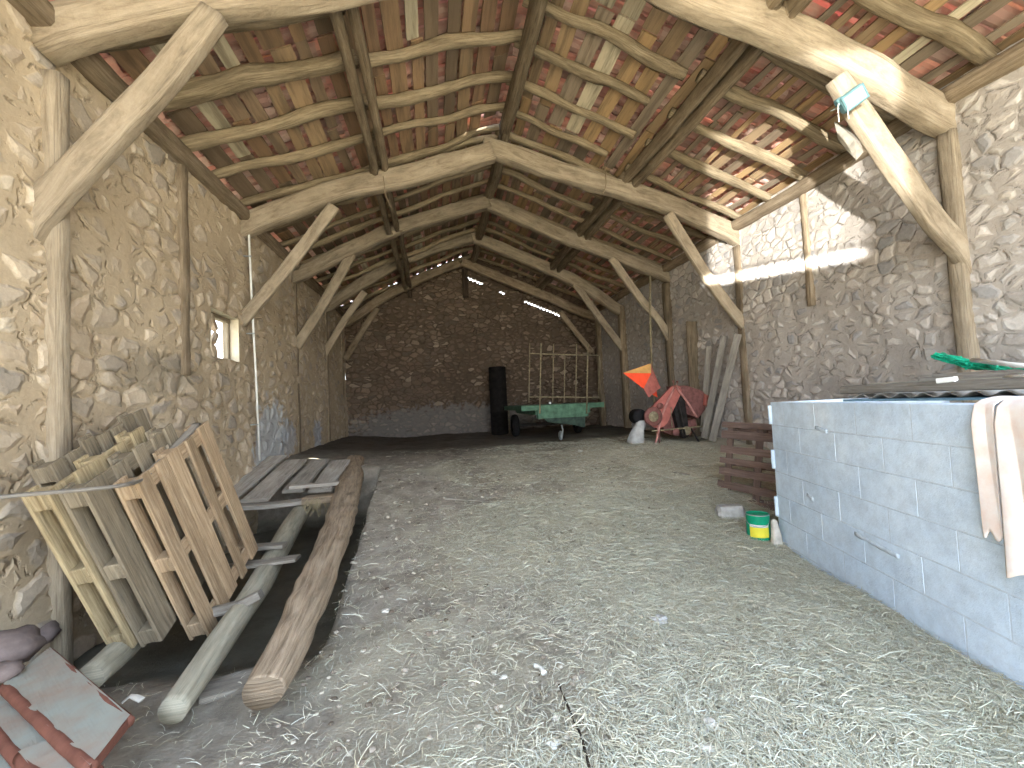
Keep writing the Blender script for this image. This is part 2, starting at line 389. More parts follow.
def floorz(x,y,raw=False):
    r=.56*sstep(3.0,7.6,y)+.05*sstep(1.5,4.5,x)*sstep(4,7,y)
    r+=.10*sstep(-.8,-2.4,x)*sstep(5.8,7.6,y)
    r+=.10*noise.noise(Vector((x*.5,y*.45,3)))*(1 if y<8 else .5)+.03*noise.noise(Vector((x*2.1,y*2.1,1)))+.012*noise.noise(Vector((x*7,y*7,2)))
    if raw: return r
    xe=-.80-.03*(y-3.6)+.02*noise.noise(Vector((0,y*3,0)))
    k=sstep(xe+.03,xe-.05,x)*sstep(2.75,3.5,y)*(1-sstep(7.15,7.3,y))
    r=r*(1-k)+k*(-.26+.05*noise.noise(Vector((x*3,y*3,5))))
    return r
# ------------------------------------------------------------------ floor
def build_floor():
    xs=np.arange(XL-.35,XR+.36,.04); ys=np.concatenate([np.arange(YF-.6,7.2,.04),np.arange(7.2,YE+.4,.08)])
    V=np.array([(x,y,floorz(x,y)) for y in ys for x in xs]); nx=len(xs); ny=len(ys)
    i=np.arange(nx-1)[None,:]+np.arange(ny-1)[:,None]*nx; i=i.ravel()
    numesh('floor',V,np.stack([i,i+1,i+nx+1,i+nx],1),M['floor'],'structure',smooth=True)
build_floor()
# ------------------------------------------------------------------ walls
def wall_grid(name,axis,c0,a0,a1,z0,ztop,mat,step,holes=(),sgn=1,thick=.45):
    a=np.arange(a0,a1+step,step); nz=int((6.2-z0)/step); na=len(a)
    V=np.zeros((nz+1,na,3)); keep=np.ones((nz,na-1),bool)
    for j,aa in enumerate(a):
        zt=ztop(aa)
        for i in range(nz+1):
            z=z0+(zt-z0)*i/nz
            d=.05*noise.noise(Vector((aa*.7,z*.8,c0)))+.02*noise.noise(Vector((aa*3,z*3,c0)))
            V[i,j]=(c0+sgn*d,aa,z) if axis=='x' else (aa,c0+sgn*d,z)
    ca=.5*(a[1:]+a[:-1])
    for i in range(nz):
        z=.25*(V[i,1:,2]+V[i,:-1,2]+V[i+1,1:,2]+V[i+1,:-1,2])
        for (h0,h1,hz0,hz1) in holes:
            keep[i]&=~((ca>h0)&(ca<h1)&(z>hz0)&(z<hz1))
    idx=(np.arange(na-1)[None,:]+np.arange(nz)[:,None]*na)
    F=np.stack([idx,idx+1,idx+na+1,idx+na],-1)[keep]
    if (axis=='x' and sgn<0) or (axis=='y' and sgn>0): F=F[:,::-1]
    o=numesh(name,V.reshape(-1,3),F,mat,'structure')
    # outer leaf so that the wall has its real thickness
    mb=MB(); co=c0-sgn*thick if axis=='x' else c0+thick
    pts=[a0,a1]
    for h in holes: pts+=[h[0],h[1]]
    pts+=[XRG] if axis=='y' else []
    pts=sorted(set(p for p in pts if a0<=p<=a1))
    P=(lambda aa,z,cc:(cc,aa,z)) if axis=='x' else (lambda aa,z,cc:(aa,cc,z))
    for p0,p1 in zip(pts[:-1],pts[1:]):
        zs=[(z0,None)]
        hs=[h for h in holes if h[0]<=p0+1e-6 and h[1]>=p1-1e-6]
        cuts=[z0]
        for h in sorted(hs,key=lambda h:h[2]): cuts+=[h[2],h[3]]
        for k in range(0,len(cuts),2):
            lo=cuts[k]; hi=cuts[k+1] if k+1<len(cuts) else None
            h0=hi if hi is not None else ztop(p0); h1=hi if hi is not None else ztop(p1)
            if h0<=lo: continue
            b=len(mb.v); mb.v+=[Vector(P(p0,lo,co)),Vector(P(p1,lo,co)),Vector(P(p1,h1,co)),Vector(P(p0,h0,co))]; mb.face((b,b+1,b+2,b+3))
    # top and holes' reveals
    for h in holes:
        q=[(h[0],h[2]),(h[1],h[2]),(h[1],h[3]),(h[0],h[3])]
        for k in range(4):
            (u0,w0),(u1,w1)=q[k],q[(k+1)%4]; b=len(mb.v)
            mb.v+=[Vector(P(u0,w0,c0)),Vector(P(u1,w1,c0)),Vector(P(u1,w1,co)),Vector(P(u0,w0,co))]; mb.face((b,b+1,b+2,b+3))
    for p0,p1 in zip(pts[:-1],pts[1:]):
        b=len(mb.v); mb.v+=[Vector(P(p0,ztop(p0),c0)),Vector(P(p1,ztop(p1),c0)),Vector(P(p1,ztop(p1),co)),Vector(P(p0,ztop(p0),co))]; mb.face((b,b+1,b+2,b+3))
    e=mb.build('outer_leaf',mat_flat,o)
mat_flat=plain('wall_core',(196,184,160),.95,0,.25,3,.5)
W1=(5.86,6.62,2.17,2.76)
topL=lambda y: roofz(XL,.36)-.02+.05*noise.noise(Vector((y*2.3,0,0)))
topR=lambda y: roofz(XR,.36)-.02+.05*noise.noise(Vector((y*2.3,4,0)))
SLITS=[(onY(a,b,YE+.12),onY(c,d,YE+.12)) for a,b,c,d in ((524.4,301,563.8,317),(465.5,277,483,284),(499,291.5,505,294),(368,265,376,262))]
def topB(x): return roofz(x,.47)
HB=[]
for A,B in SLITS:
    n=max(1,round((B.x-A.x)/.1))
    for k in range(n):
        xa=A.x+(B.x-A.x)*k/n; xb=A.x+(B.x-A.x)*(k+1)/n; zm=A.z+(B.z-A.z)*(k+.5)/n
        HB.append((xa,xb,zm-.035,zm+.035))
wall_grid('wall_left','x',XL,YF,YE+.1,-.6,topL,M['stoneL'],.035,[W1,(4.26,4.44,4.17,4.27),(5.02,5.3,4.13,4.27)],1,thick=.2)
wall_grid('wall_right','x',XR,YF,YE+.1,-.3,topR,M['stoneR'],.035,[],-1)
wall_grid('wall_back','y',YE+.12,XL,XR,-.1,topB,M['stoneB'],.045,HB,-1,thick=.12)
# window: a bare stone opening with a rough timber frame and a broken stick across it
win=bpy.data.objects.new('window_1',None); COL.objects.link(win); win.location=(XL,6.24,2.17); win['kind']='structure'
mb=MB()
y0,y1,z0,z1=W1
mb.sweep([(XL-.15,y0-.02,z1-.03),(XL-.15,y1+.02,z1-.03)],.05,.03,n=8,p=.4); mb.sweep([(XL-.15,y0+.02,z0),(XL-.15,y0+.02,z1)],.03,.04,n=8,p=.4,up=(1,0,0))
mb.sweep([(XL-.15,y1-.02,z0),(XL-.15,y1-.02,z1)],.03,.04,n=8,p=.4,up=(1,0,0)); mb.build('window_frame',M['palletg'],win)
mb=MB().sweep([(XL-.1,6.17,z0),(XL-.12,6.12,z0+.2),(XL-.1,6.2,z0+.32),(XL-.12,6.12,z0+.5),(XL-.1,6.1,z1-.02)],[.035,.05,.04,.045,.02],None,n=9,nz=.4,nscale=9,seg=.05)
tag(mb.build('dry_branch',M['log']),'crooked dry branch standing in the small bright window opening','branch')
# outside ground
mb=MB(); b=0
for q in ((-60,-70,-.12),(60,-70,-.12),(60,YF-.55,-.12),(-60,YF-.55,-.12)): mb.v.append(Vector(q))
mb.face((0,1,2,3)); g_=mb.build('ground',M['ground'],origin=(0,0,-.12)); g_['kind']='structure'
mb=MB()
for q in ((-60,YF-.55,-.13),(XL-.5,YF-.55,-.13),(XL-.5,70,.3),(-60,70,.3)): mb.v.append(Vector(q))
mb.face((0,1,2,3)); g_=mb.build('ground',M['ground'],origin=(-20,10,-.12)); g_['kind']='structure'
# ------------------------------------------------------------------ trusses
def tbeam(path,plane,w,name,mat,parent,hpx=None,ext=None,dY=0,seed=0,p=.36,nz=.14):
    pts=[onY(u,v,plane+dY) for u,v in path]
    hs=hpx if isinstance(hpx,list) else [hpx]*len(path)
    rb=[h*.43*depth(q)/CF for h,q in zip(hs,pts)]
    if ext:
        for e in ext:
            if e[0]=='start': pts.insert(0,Vector(e[1])); rb.insert(0,rb[0])
            else: pts.append(Vector(e[1])); rb.append(rb[-1])
    return MB().sweep(pts,w,rb,n=20,p=p,up=(0,0,1),nz=nz,nscale=2.2,seed=seed,seg=.1).build(name,mat,parent,smooth=True)
def post(x,Y,zt,r,name,parent,mat='beam2',lean=0,seed=0,zb=None,ry=None):
    zb=floorz(x,Y,True)-.05 if zb is None else zb
    return MB().sweep([(x,Y,zb),(x+lean*.5,Y,(zb+zt)/2),(x+lean,Y,zt)],r,ry or r,n=12,p=.45,up=(0,1,0),nz=.15,nscale=1.5,seed=seed,seg=.2).build(name,M[mat],parent,smooth=True)
def truss(Y,tag_,left,right,hl,hr,bL,bR,hb,w=.1,posts=(.1,.1),mat='beam'):
    t=thing('roof_truss',(XRG,Y,3.0),tag_[0],'roof truss','roof trusses across the barn')
    tbeam(left,Y,w,'principal_rafter',M[mat],t,hl,ext=[('start',(XL-.15,Y,roofz(XL,-.03)))] if Y!=YA else None,seed=Y)
    tbeam(right,Y+.02,w,'principal_rafter',M[mat],t,hr,ext=[('end',(XR+.15,Y,roofz(XR,-.03)))],seed=Y+3)
    if bL: tbeam(bL,Y-.03,w*.42,'brace',M[mat],t,hb[0],seed=Y+5,nz=.08)
    if bR: tbeam(bR,Y-.03,w*.42,'brace',M[mat],t,hb[1],seed=Y+6,nz=.1)
    return t
T=truss(YA,['nearest roof truss of pale crooked beams, closest to the viewer'],
  [(38,44),(60,34),(120,19),(200,4),(300,-8),(400,-25),(480,-45),(545,-68)],[(535,-70),(620,-36),(700,2),(768,26),(850,64),(900,94),(945,120)],[46,48,46,38,34,36,40,40],[40,38,40,42,40,38,38],None,None,None)
tbeam([(14,268),(28,232),(47,204),(118,128),(170,72),(215,14)],YA-.06,.06,'brace',M['beam'],T,[22,32,36,34,32,28],seed=1,nz=.08)
tbeam([(836,78),(862,118),(905,180),(935,222),(962,252),(976,290)],YA-.03,.055,'brace',M['beam'],T,[26,30,30,29,27,16],seed=2,nz=.08)
post(XL-.0,YA+.03,roofz(XL,-.1),.085,'post',T,'beam',seed=4,zb=-.3,ry=.06)
post(XR-.01,YA,roofz(XR,-.1),.09,'post',T,'beam',seed=5,ry=.08)
T=truss(YB,['second roof truss from the front, with one wire hanging at its right beam'],
  [(245,226),(290,208),(340,190),(400,178),(440,167),(492,152)],[(482,146),(520,158),(560,172),(615,188),(660,202),(700,219),(733,234)],[26,25,23,24,23,22],[20,21,22,20,21,21,20],
  [(240,323),(262,298),(290,264),(315,232),(334,206)],[(668,214),(690,250),(715,288),(745,326)],(14,13),posts=None)
post(XL-.13,YB+.12,roofz(XL,-.1),.07,'post',T,'beam2',seed=6); post(XR+.03,YB,roofz(XR,-.1),.075,'post',T,'beam2',seed=7)
T=truss(YC,['third roof truss from the front, with thin braces on both sides'],
  [(297,276),(350,250),(400,227),(450,212),(489,202)],[(485,202),(520,217),(560,235),(600,250),(640,265),(662,274)],[15,16,16,16,15],[15,17,17,15,15,14],
  [(296,347),(320,310),(340,275),(352,254)],[(611,258),(640,298),(660,322),(675,348)],(11,9),mat='beam')
post(XL-.045,YC,roofz(XL,-.1),.07,'post',T,'beam2',seed=8); post(XR-.03,YC,roofz(XR,-.1),.085,'post',T,'purlin',seed=9)
T=truss(YD,['fourth roof truss from the front, whose crossed ridge ends stick out'],
  [(328,307),(360,285),(400,262),(440,247),(472,238)],[(459,231),(500,248),(545,267),(575,281),(600,297),(623,312)],[12,13,13,12,12],[12,13,13,13,12,12],
  [(322,358),(345,320),(365,292)],[(575,284),(605,325),(632,360)],(8,8),mat='beam')
post(XL-.045,YD,roofz(XL,-.1),.07,'post',T,'beam2',seed=10); post(XR-.05,YD,roofz(XR,-.1),.1,'post',T,'purlin',seed=11)
T=truss(YE-.25,['rearmost roof truss close against the brown gable wall'],
  [(348,322),(380,300),(420,279),(460,263)],[(462,262),(510,282),(550,298),(585,314)],[10,10,10,10],[10,10,10,10],
  [(345,360),(362,332),(378,308)],[(560,312),(578,335),(592,352)],(7,6),mat='beam2')
post(XL-.045,YE-.25,roofz(XL,-.1),.07,'post',T,'beam2',seed=12); post(XR-.05,YE-.25,roofz(XR,-.1),.1,'post',T,'purlin',seed=13)
# ------------------------------------------------------------------ purlins
ORD=['first','second','third','fourth','fifth','sixth','seventh','eighth','ninth']
bays=[(YF,YA,'in front of the nearest truss'),(YA,YB,'between first and second truss'),(YB,YC,'between second and third truss'),(YC,YD,'between third and fourth truss'),(YD,YE+.1,'between fourth truss and gable')]
sl=(ZR-ZE)/(XRG-XL); sr=(ZR-ZE)/(XR-XRG)
def bar(name,pts,ra,rb,mat,label,cat,group,seed,n=10,p=.6,nz=.2,seg=.2,up=(0,0,1),nscale=1.6):
    o=MB().sweep(pts,ra,rb,n=n,p=p,up=up,nz=nz,nscale=nscale,seed=seed,seg=seg).build(name,M[mat],smooth=True)
    return tag(o,label,cat,group)
for i,(a,b_,w) in enumerate(bays):
    for x,side in ((-.72,'left'),(3.27,'right')):
        for k,dx in enumerate((-.085,.085)):
            x_=x+dx; xx=x_+.03*math.sin(i*2.1+k)
            pts=[(xx+ .02,a-.1,roofz(x_,.17)),(xx+.03*math.sin(k+i),(a+b_)/2,roofz(x_,.15)),(xx,b_+.1,roofz(x_,.17))]
            bar('purlin',pts,.05,.1,'purlin',f"{'outer' if (k==0)==(side=='left') else 'inner'} plank of doubled {side} purlin {w}",'purlin','doubled purlin planks',seed=i*4+k+(9 if x>0 else 0))
    pts=[(XRG+.05,a-.1,ZR+.2),(XRG+.08,(a+b_)/2,ZR+.17),(XRG+.05,b_+.1,ZR+.2)]
    bar('ridge_beam',pts,.085,.13,'purlin',f'dark ridge beam at the roof peak {w}','ridge beam','ridge beams',seed=i+40)
    for x,side in ((XL+.02,'left'),(XR-.03,'right')):
        pts=[(x,a,roofz(x,.2)),(x,(a+b_)/2,roofz(x,.18)),(x,b_,roofz(x,.2))]
        bar('wall_plate',pts,.11,.09,'beam2',f'wall plate timber on top of the {side} wall {w}','wall plate','wall plates',seed=i+60)
# ------------------------------------------------------------------ rafters
def rafter(x0,x1,y0,y1,r,label,seed,mat='rafter',grp='rafter poles under the roof boards'):
    n=5; pts=[]
    for k in range(n):
        w=k/(n-1); x=x0+(x1-x0)*w; y=y0+(y1-y0)*w
        j=0 if k in(0,n-1) else 1
        pts.append((x,y+j*.02*math.sin(seed*3.7+k*1.9),roofz(x,.345)+j*.025*math.sin(seed*5.1+k*2.3)))
    rr=[r*.92*(1+.12*math.sin(seed*2.2+k*1.7)) for k in range(n)]
    bar('rafter',pts,rr,[q*.9 for q in rr],mat,label,'rafter',grp,seed,n=12,p=.7,nz=.28,seg=.09,nscale=4.5)
SEG=[('left lower',XL-.1,-.72),('left upper',-.72,XRG+.05),('right upper',XRG-.05,3.22),('right lower',3.22,XR+.1)]
BAY1={'left lower':[4.72,5.43,6.12,6.9],'left upper':[5.08,5.8,6.42,7.2],'right upper':[4.76,5.37,6.04,6.68],'right lower':[4.69,5.38,6.05,6.78]}
RAD={'left lower':[.1,.08,.065,.06],'left upper':[.075,.075,.06,.06],'right upper':[.07,.065,.06,.055],'right lower':[.08,.075,.07,.06]}
sd=0
for i,(a,b_,w) in enumerate(bays):
    for (nm,x0,x1) in SEG:
        if i==1:
            ys=[(y,) for y in BAY1[nm]]; ys=[y[0] for y in ys]; rs=RAD[nm]
            if nm in('left upper','left lower'): ys=[4.05]+ys; rs=[.075]+rs
            else: ys=[4.1]+ys; rs=[.07]+rs
        elif i==0:
            ys=[3.23,2.5,1.8] if nm=='right lower' else [3.0,2.4,1.8]; rs=[.08]*3
        else:
            n=4 if i<4 else 3; ys=[a+(b_-a)*(k+.6)/n+random.uniform(-.08,.08) for k in range(n)]; rs=[random.uniform(.05,.07) for _ in ys]
        slope_y={'left lower':.3,'left upper':.35}.get(nm,0)
        for k,y in enumerate(ys):
            sd+=1
            d=slope_y if i<2 else 0
            x0_,x1_=x0,x1
            if nm=='right upper' and i==1: x1_=2.98+.14*(k%2)-.03*k
            place={0:'counted back from the doorway'}.get(i,'counted from the front')
            rafter(x0_,x1_,y-d/2,y+d/2,rs[k],f"{ORD[k]} rafter pole on the {nm} roof {w}",sd)
# ------------------------------------------------------------------ roof: clay tiles (ceiling) with the boards nailed under them
def tiles():
    mb=MB(); step=.34; pal=[(192,140,126),(202,150,134),(182,128,116),(208,162,148),(172,126,116),(206,178,166),(166,134,124)]
    y=YF-.3; cnt=0
    rnd=random.Random(3)
    while y<YE+.2:
        for side in (-1,1):
            xe=XL-.45 if side<0 else XR+.45
            Ls=abs(xe-XRG); s_=sl if side<0 else sr; cs=1/math.sqrt(1+s_*s_)
            nst=int(Ls/(step*cs))+1
            for k in range(nst):
                xa=xe-side*(k*step*cs); xb=xe-side*((k+1)*step*cs+.1*cs)
                if side<0: xb=min(xb,XRG+.03)
                else: xb=max(xb,XRG-.03)
                xm=(xa+xb)/2
                # one slipped tile lets the sky in above the second truss
                if side<0 and .74<xm<1.12 and 6.98<y+.1<7.21: continue
                c=lin(rnd.choice(pal))[:3]; q=rnd.uniform(.75,1.15); c=tuple(u*q for u in c)
                for typ in (0,1):   # 0 channel tile, 1 cover tile
                    yc=y+rnd.uniform(-.012,.012)+(0 if typ==0 else .115); b=len(mb.v); hw=.1 if typ==0 else .1
                    dz=rnd.uniform(-.006,.012)
                    for (xx,up) in ((xa,.0),(xb,.035)):
                        ww=hw*(1 if (xx==xa)==(typ==1) else .86)
                        for j in range(6):
                            an=PI*j/5; yy=yc-ww*math.cos(an); hz=.06*math.sin(an)
                            z=roofz(xx,0)+ (.62-hz if typ==0 else .60+hz)+ (up if xx==xb else up) *-1 +dz
                            mb.v.append(Vector((xx,yy,z+ .02)))
                    if typ==1: c=tuple(u*rnd.uniform(.8,1.1) for u in c)
                    for j in range(5): mb.face((b+j,b+j+1,b+7+j,b+6+j),[(0,0)]*4,c)
        y+=.225
    o=mb.build('ceiling',M['tile'],origin=(0,0,0)); o['kind']='structure'
    return o
ceil=tiles()
def boards():
    rnd=random.Random(5)
    palL=[(142,116,90),(132,108,86),(152,126,98),(122,106,88),(142,122,100),(160,136,106)]
    palR=[(156,134,106),(172,144,106),(140,124,104),(150,136,118),(164,140,108),(130,118,102)]
    for side in (-1,1):
        mb=MB(); s_=sl if side<0 else sr; cs=1/math.sqrt(1+s_*s_)
        x=XL-.25 if side<0 else XR+.25
        d=0; Ltot=(abs(x-XRG))/cs
        while d<Ltot-.1:
            wd=rnd.uniform(.13,.24); gap=rnd.uniform(.04,.12)
            if side>0 and d<2.1: wd=rnd.uniform(.06,.13); gap=rnd.uniform(.05,.15)
            y=YF-.2; 
            while y<YE+.2:
                ln=rnd.choice([1.4,2.1,2.8,3.2]); y1=min(y+ln,YE+.3)
                c=lin(rnd.choice(palL if side<0 else palR))[:3]; q=rnd.uniform(.8,1.15)
                if rnd.random()<.07: c=lin((196,186,160))[:3]
                c=tuple(u*q for u in c)
                dd=d+wd/2; sk=rnd.uniform(-.03,.03)*(2 if side>0 and d<2.2 else 1)
                def PX(dd): return (XL-.25+dd*cs) if side<0 else (XR+.25-dd*cs)
                h=.011; pts=[]
                m=max(2,int((y1-y)/.35))
                c0=[]
                for k in range(m+1):
                    yy=y+(y1-y)*k/m; dk=dd+sk*(k/m-.5)*2+.008*noise.noise(Vector((yy*2,dd*9,0)))
                    xx=PX(dk); c0.append(Vector((xx,yy,roofz(xx,.435)+rnd.uniform(-.004,.006))))
                nrm=Vector((-s_*(1 if side<0 else -1),0,1)).normalized()
                mb.sweep(c0,[wd/2*(1+.08*noise.noise(q_*3)) for q_ in c0],h,n=4,p=1.0,up=nrm,t=c) if False else None
                b=len(mb.v); ac=Vector((1,0,s_*(1 if side<0 else -1))).normalized()
                for q_ in c0:
                    ww=wd/2*(1+.12*noise.noise(q_*2.5))
                    mb.v+=[q_-ac*ww-nrm*h,q_+ac*ww-nrm*h,q_+ac*ww+nrm*h,q_-ac*ww+nrm*h]
                for k in range(len(c0)-1):
                    mm=(c0[k]+c0[k+1])/2
                    if side<0 and .78<mm.x<1.06 and 6.85<mm.y<7.3: continue
                    for j in range(4):
                        j2=(j+1)%4; mb.face((b+k*4+j,b+k*4+4+j,b+k*4+4+j2,b+k*4+j2),[(k*.3,j*.1),(k*.3+.3,j*.1),(k*.3+.3,j*.1+.1),(k*.3,j*.1+.1)],c)
                mb.face((b,b+1,b+2,b+3),None,c); e=b+4*(len(c0)-1); mb.face((e+3,e+2,e+1,e),None,c)
                y=y1+rnd.uniform(.0,.05)
            d+=wd+gap
        o=mb.build('roof_boards',M['board'],ceil); o['label']='brown boards nailed lengthwise under the clay tiles'
boards()
# gable king post and stub
tag(MB().sweep([(1.0,YE-.02,4.75),(1.0,YE-.02,5.6)],.09,.09,n=8,p=.4,up=(0,1,0),nz=.1,seg=.2).build('gable_post',M['darkw']),'short dark post under the ridge against the brown gable wall','post')
tag(MB().sweep([(-.68,YE-.02,4.75),(-.7,YE-.02,5.1)],.07,.07,n=8,p=.4,up=(0,1,0),nz=.1,seg=.2).build('gable_post',M['darkw']),'stub of dark purlin post on the left half of the gable wall','post')
# intermediate wall posts sunk in the stone
def wpost(x,y,z0,z1,r,label,mat='beam2',lean=0,sd=0,grp=None):
    tag(MB().sweep([(x,y,z0),(x,y+lean*.5,(z0+z1)/2),(x,y+lean,z1)],r,r,n=10,p=.5,up=(0,1,0),nz=.25,nscale=2,seg=.15,seed=sd).build('wall_post',M[mat],smooth=True),label,'post',grp)
wpost(XL-.02,5.26,1.9,4.35,.07,'weathered post sunk in the left stone wall between the pallets and the window',sd=3)
wpost(XR+.015,5.4,2.6,4.35,.05,'thin timber post sunk in the sunlit part of the right stone wall',sd=4)
# thin pole from floor to the third brace
# conduit
cd=thing('conduit',(XL+.09,6.8,floorz(XL,6.9)),'thin pale conduit pipe running down the left wall beside the window','pipe')
MB().sweep([(XL+.09,6.78,4.3),(XL+.09,6.84,3.2),(XL+.09,6.93,2.0),(XL+.09,7.0,.78)],.014,n=8).build('pipe',M['white'],cd,smooth=True)
for k,z in enumerate((3.7,2.6,1.3)): MB().sweep([(XL+.01,6.78+.045*(4.3-z),z),(XL+.11,6.78+.045*(4.3-z),z)],.02,.01,n=6).build('clip',M['galv'],cd)
# ------------------------------------------------------------------ pallets
def pallet(O,el,ew,Lg,Wd,slats,mat,label,name='pallet',group=None,cross=(.06,.5,.94),jit=.01,T=.13,sd=0,sw=.1,miss=()):
    """O corner of the front face, el along the slats, ew across them, normal points to the back"""
    rnd=random.Random(sd); O=Vector(O); el=Vector(el).normalized(); ew=(Vector(ew)-el*Vector(ew).dot(el)).normalized(); en=el.cross(ew)
    if en.x*(1 if O.x>0 else -1)<0: en=-en
    t=thing(name,O,label,'pallet',group); ax=(el,ew,en)
    for a,b in slats:
        j=rnd.uniform(-jit,jit); sk=rnd.uniform(-.02,.02)
        mb=MB(); c=O+el*(Lg/2+j)+ew*((a+b)/2)+en*.011
        mb.box(c,Lg/2+rnd.uniform(-jit,jit),(b-a)/2,.011,ax=((el+ew*sk*.3).normalized(),(ew-el*sk*.3).normalized(),en),ch=.003).build('deck_board',M[mat],t)
    for cfr in cross:
        MB().box(O+el*(Lg*cfr)+ew*(Wd/2)+en*.033,sw/2,Wd/2,.011,ax=ax,ch=.003).build('cross_board',M[mat],t)
        for bf in (.06,.5,.94):
            if (cfr,bf) in miss: continue
            MB().box(O+el*(Lg*cfr)+ew*(Wd*bf)+en*.078,sw/2,sw/2,.035,ax=ax,ch=.006).build('block',M[mat],t)
    for bf in (.06,.5,.94):
        MB().box(O+el*(Lg/2)+ew*(Wd*bf)+en*.122,Lg/2,sw/2,.011,ax=ax,ch=.003).build('bottom_board',M[mat],t)
    return t
P0=Vector((-1.54,3.33,-.008)); ev=Vector((-.152,-.343,.927)).normalized(); es=Vector((-.001,.938,.347)); es=(es-ev*es.dot(ev)).normalized(); en=ev.cross(es)
if en.x>0: en=-en
def onP(u,v,off):
    d=ray(u,v); P=P0+en*off; return CAM+d*((P-CAM).dot(en)/d.dot(en))
sl1=[(0,.12),(.2,.31),(.315,.46),(.55,.64),(.75,.89)]
pallet(P0,ev,es,1.2,.89,sl1,'pallet','front pallet of warm tan boards, leaning nearest to the trench log',sd=1,group=None)
sl2=[(0,.17),(.25,.36),(.46,.56),(.64,.73),(.79,.89)]
pallet(onP(164,643,.16),ev,es,1.12,.89,sl2,'palletg','grey weathered pallet leaning just behind the tan front pallet',sd=2)
pallet(onP(134,648,.31),ev,es,1.12,.85,sl1[:-1]+[(.72,.85)],'pallety','yellowish dusty pallet third from the trench log in the leaning stack',sd=3)
pallet(onP(52,466,.5)-ev*1.2,ev,es,1.22,.9,[(0,.1),(.13,.23),(.26,.36),(.4,.5),(.53,.63),(.67,.77),(.8,.9)],'palletg','rearmost pallet of the leaning stack, against the stone wall, with many slat ends on top',sd=4)
# rail across the pallets
tag(MB().sweep([onP(-40,502,.45),onP(20,495,.28),onP(70,491,.11),onP(118,486,-.02),onP(140,479,.03),onP(165,458,.09),onP(197,424,.09)],[.02,.02,.02,.022,.024,.03,.03],.01,n=8,p=.5,nz=.2,seg=.06).build('bent_batten',M['greyw'],smooth=True),'thin bent grey batten lying over the tops of the leaning pallets','batten')
# brown pallet on the right
B0=Vector((3.43,5.2,.1)); Bd=Vector((.3,-1.15,-.02)).normalized(); Bu=(Vector((.17,0,1))).normalized(); Bu=(Bu-Bd*Bu.dot(Bd)).normalized()
slb=[(0,.085),(.16,.25),(.33,.42),(.47,.54),(.6,.69),(.78,.88),(.92,.99)]
O=B0
pallet(O,Bd,Bu,1.15,.99,slb,'palletr','brown pallet standing on edge behind the green paint tin',cross=(.1,.45,.9),sd=6,sw=.09)
# ------------------------------------------------------------------ trench timbers
def pathpx(L_):
    P=[onZ(u,v,z) for u,v,z,w in L_]; return P,[w*.5*depth(a)/CF*.92 for a,(u,v,z,w) in zip(P,L_)]
P_,R_=pathpx([(262,694,.1,42),(290,640,.15,40),(313,590,.2,37),(335,535,.27,32),(347,495,.38,27),(355,463,.52,20)])
tag(MB().sweep(P_,R_,[a*.9 for a in R_],n=26,p=.85,nz=.16,nscale=5.0,seg=.05,seed=2).build('log',M['log'],smooth=True),'thick bare split log lying along the edge of the trench','log')
P_,R_=pathpx([(172,712,.04,28),(215,650,.07,27),(262,580,.1,24),(285,538,.15,21),(303,508,.22,18)])
tag(MB().sweep(P_,R_,None,n=18,p=.95,nz=.08,nscale=1.6,seg=.08,seed=3).build('pole',M['pole'],smooth=True),'smooth round grey pole running through the middle of the trench','pole')
P_,R_=pathpx([(88,680,.06,28),(120,650,.04,28),(150,615,.02,26)])
tag(MB().sweep(P_,R_,None,n=14,p=.9,nz=.1,seg=.1,seed=4).build('pole',M['pole'],smooth=True),'short thick pole under the pallets next to the clay slabs','pole')
def plank(pts,w,h,mat,label,cat='plank',group=None,seed=0,name='plank',p=.3,nz=.1,up=(0,0,1)):
    return tag(MB().sweep(pts,w,h,n=12,p=p,nz=nz,nscale=3,seg=.12,seed=seed,up=up).build(name,M[mat]),label,cat,group)
def zp(y): return .39+(y-6)*.22
plank([onZ(248,566,.17)-Vector((.25,0,0)),onZ(298,558,.2)],.075,.014,'greyw','flat grey board bridging the trench beside the front pallet',seed=1)
plank([onZ(238,548,.24)-Vector((.3,.0,0)),onZ(285,545,.24)],.06,.02,'greyw','broken grey board end poking out behind the trench board',seed=9)
plank([onZ(215,612,.1)-Vector((.2,0,.02)),onZ(240,605,.14),onZ(261,594,.2)],.035,.03,'greyw','narrow grey wood scrap lying over the trench pole',seed=2,name='wood_scrap')
plank([onZ(190,672,-.3),onZ(215,665,-.28)],.05,.02,'greyw','small board scrap at the bottom of the trench',seed=12,name='wood_scrap')
plank([(-1.35,2.75,-.05),(-1.05,2.95,-.1)],.1,.02,'greyw','flat dusty board piece on the trench bottom beside the log',seed=13,name='wood_scrap')
# platform boards covering the far end of the trench
defs=[((-2.6,6.0),(-2.5,7.6),.14,'far left platform board against the stone wall'),((-2.24,5.95),(-2.16,7.35),.16,'second platform board from the stone wall'),((-1.86,6.15),(-1.8,7.3),.13,'third platform board from the stone wall'),((-1.52,6.1),(-1.48,7.2),.14,'platform board right beside the split log')]
for k,(a,b,w,lb) in enumerate(defs):
    plank([(a[0],a[1],zp(a[1])+.02),((a[0]+b[0])/2,(a[1]+b[1])/2,zp((a[1]+b[1])/2)+.03),(b[0],b[1],zp(b[1])+.02)],w,.022,'paleplank',lb+', grey and dusty','plank','platform boards over the trench',seed=20+k)
plank([(-2.55,5.97,.345),(-2.1,5.93,.33),(-1.62,5.95,.345)],.09,.03,'paleplank','cross board at the front edge of the boarded trench end, left',seed=31)
plank([(-1.9,6.2,.49),(-1.3,6.2,.5)],.06,.025,'paleplank','short cross batten on top of the trench boards',seed=32)
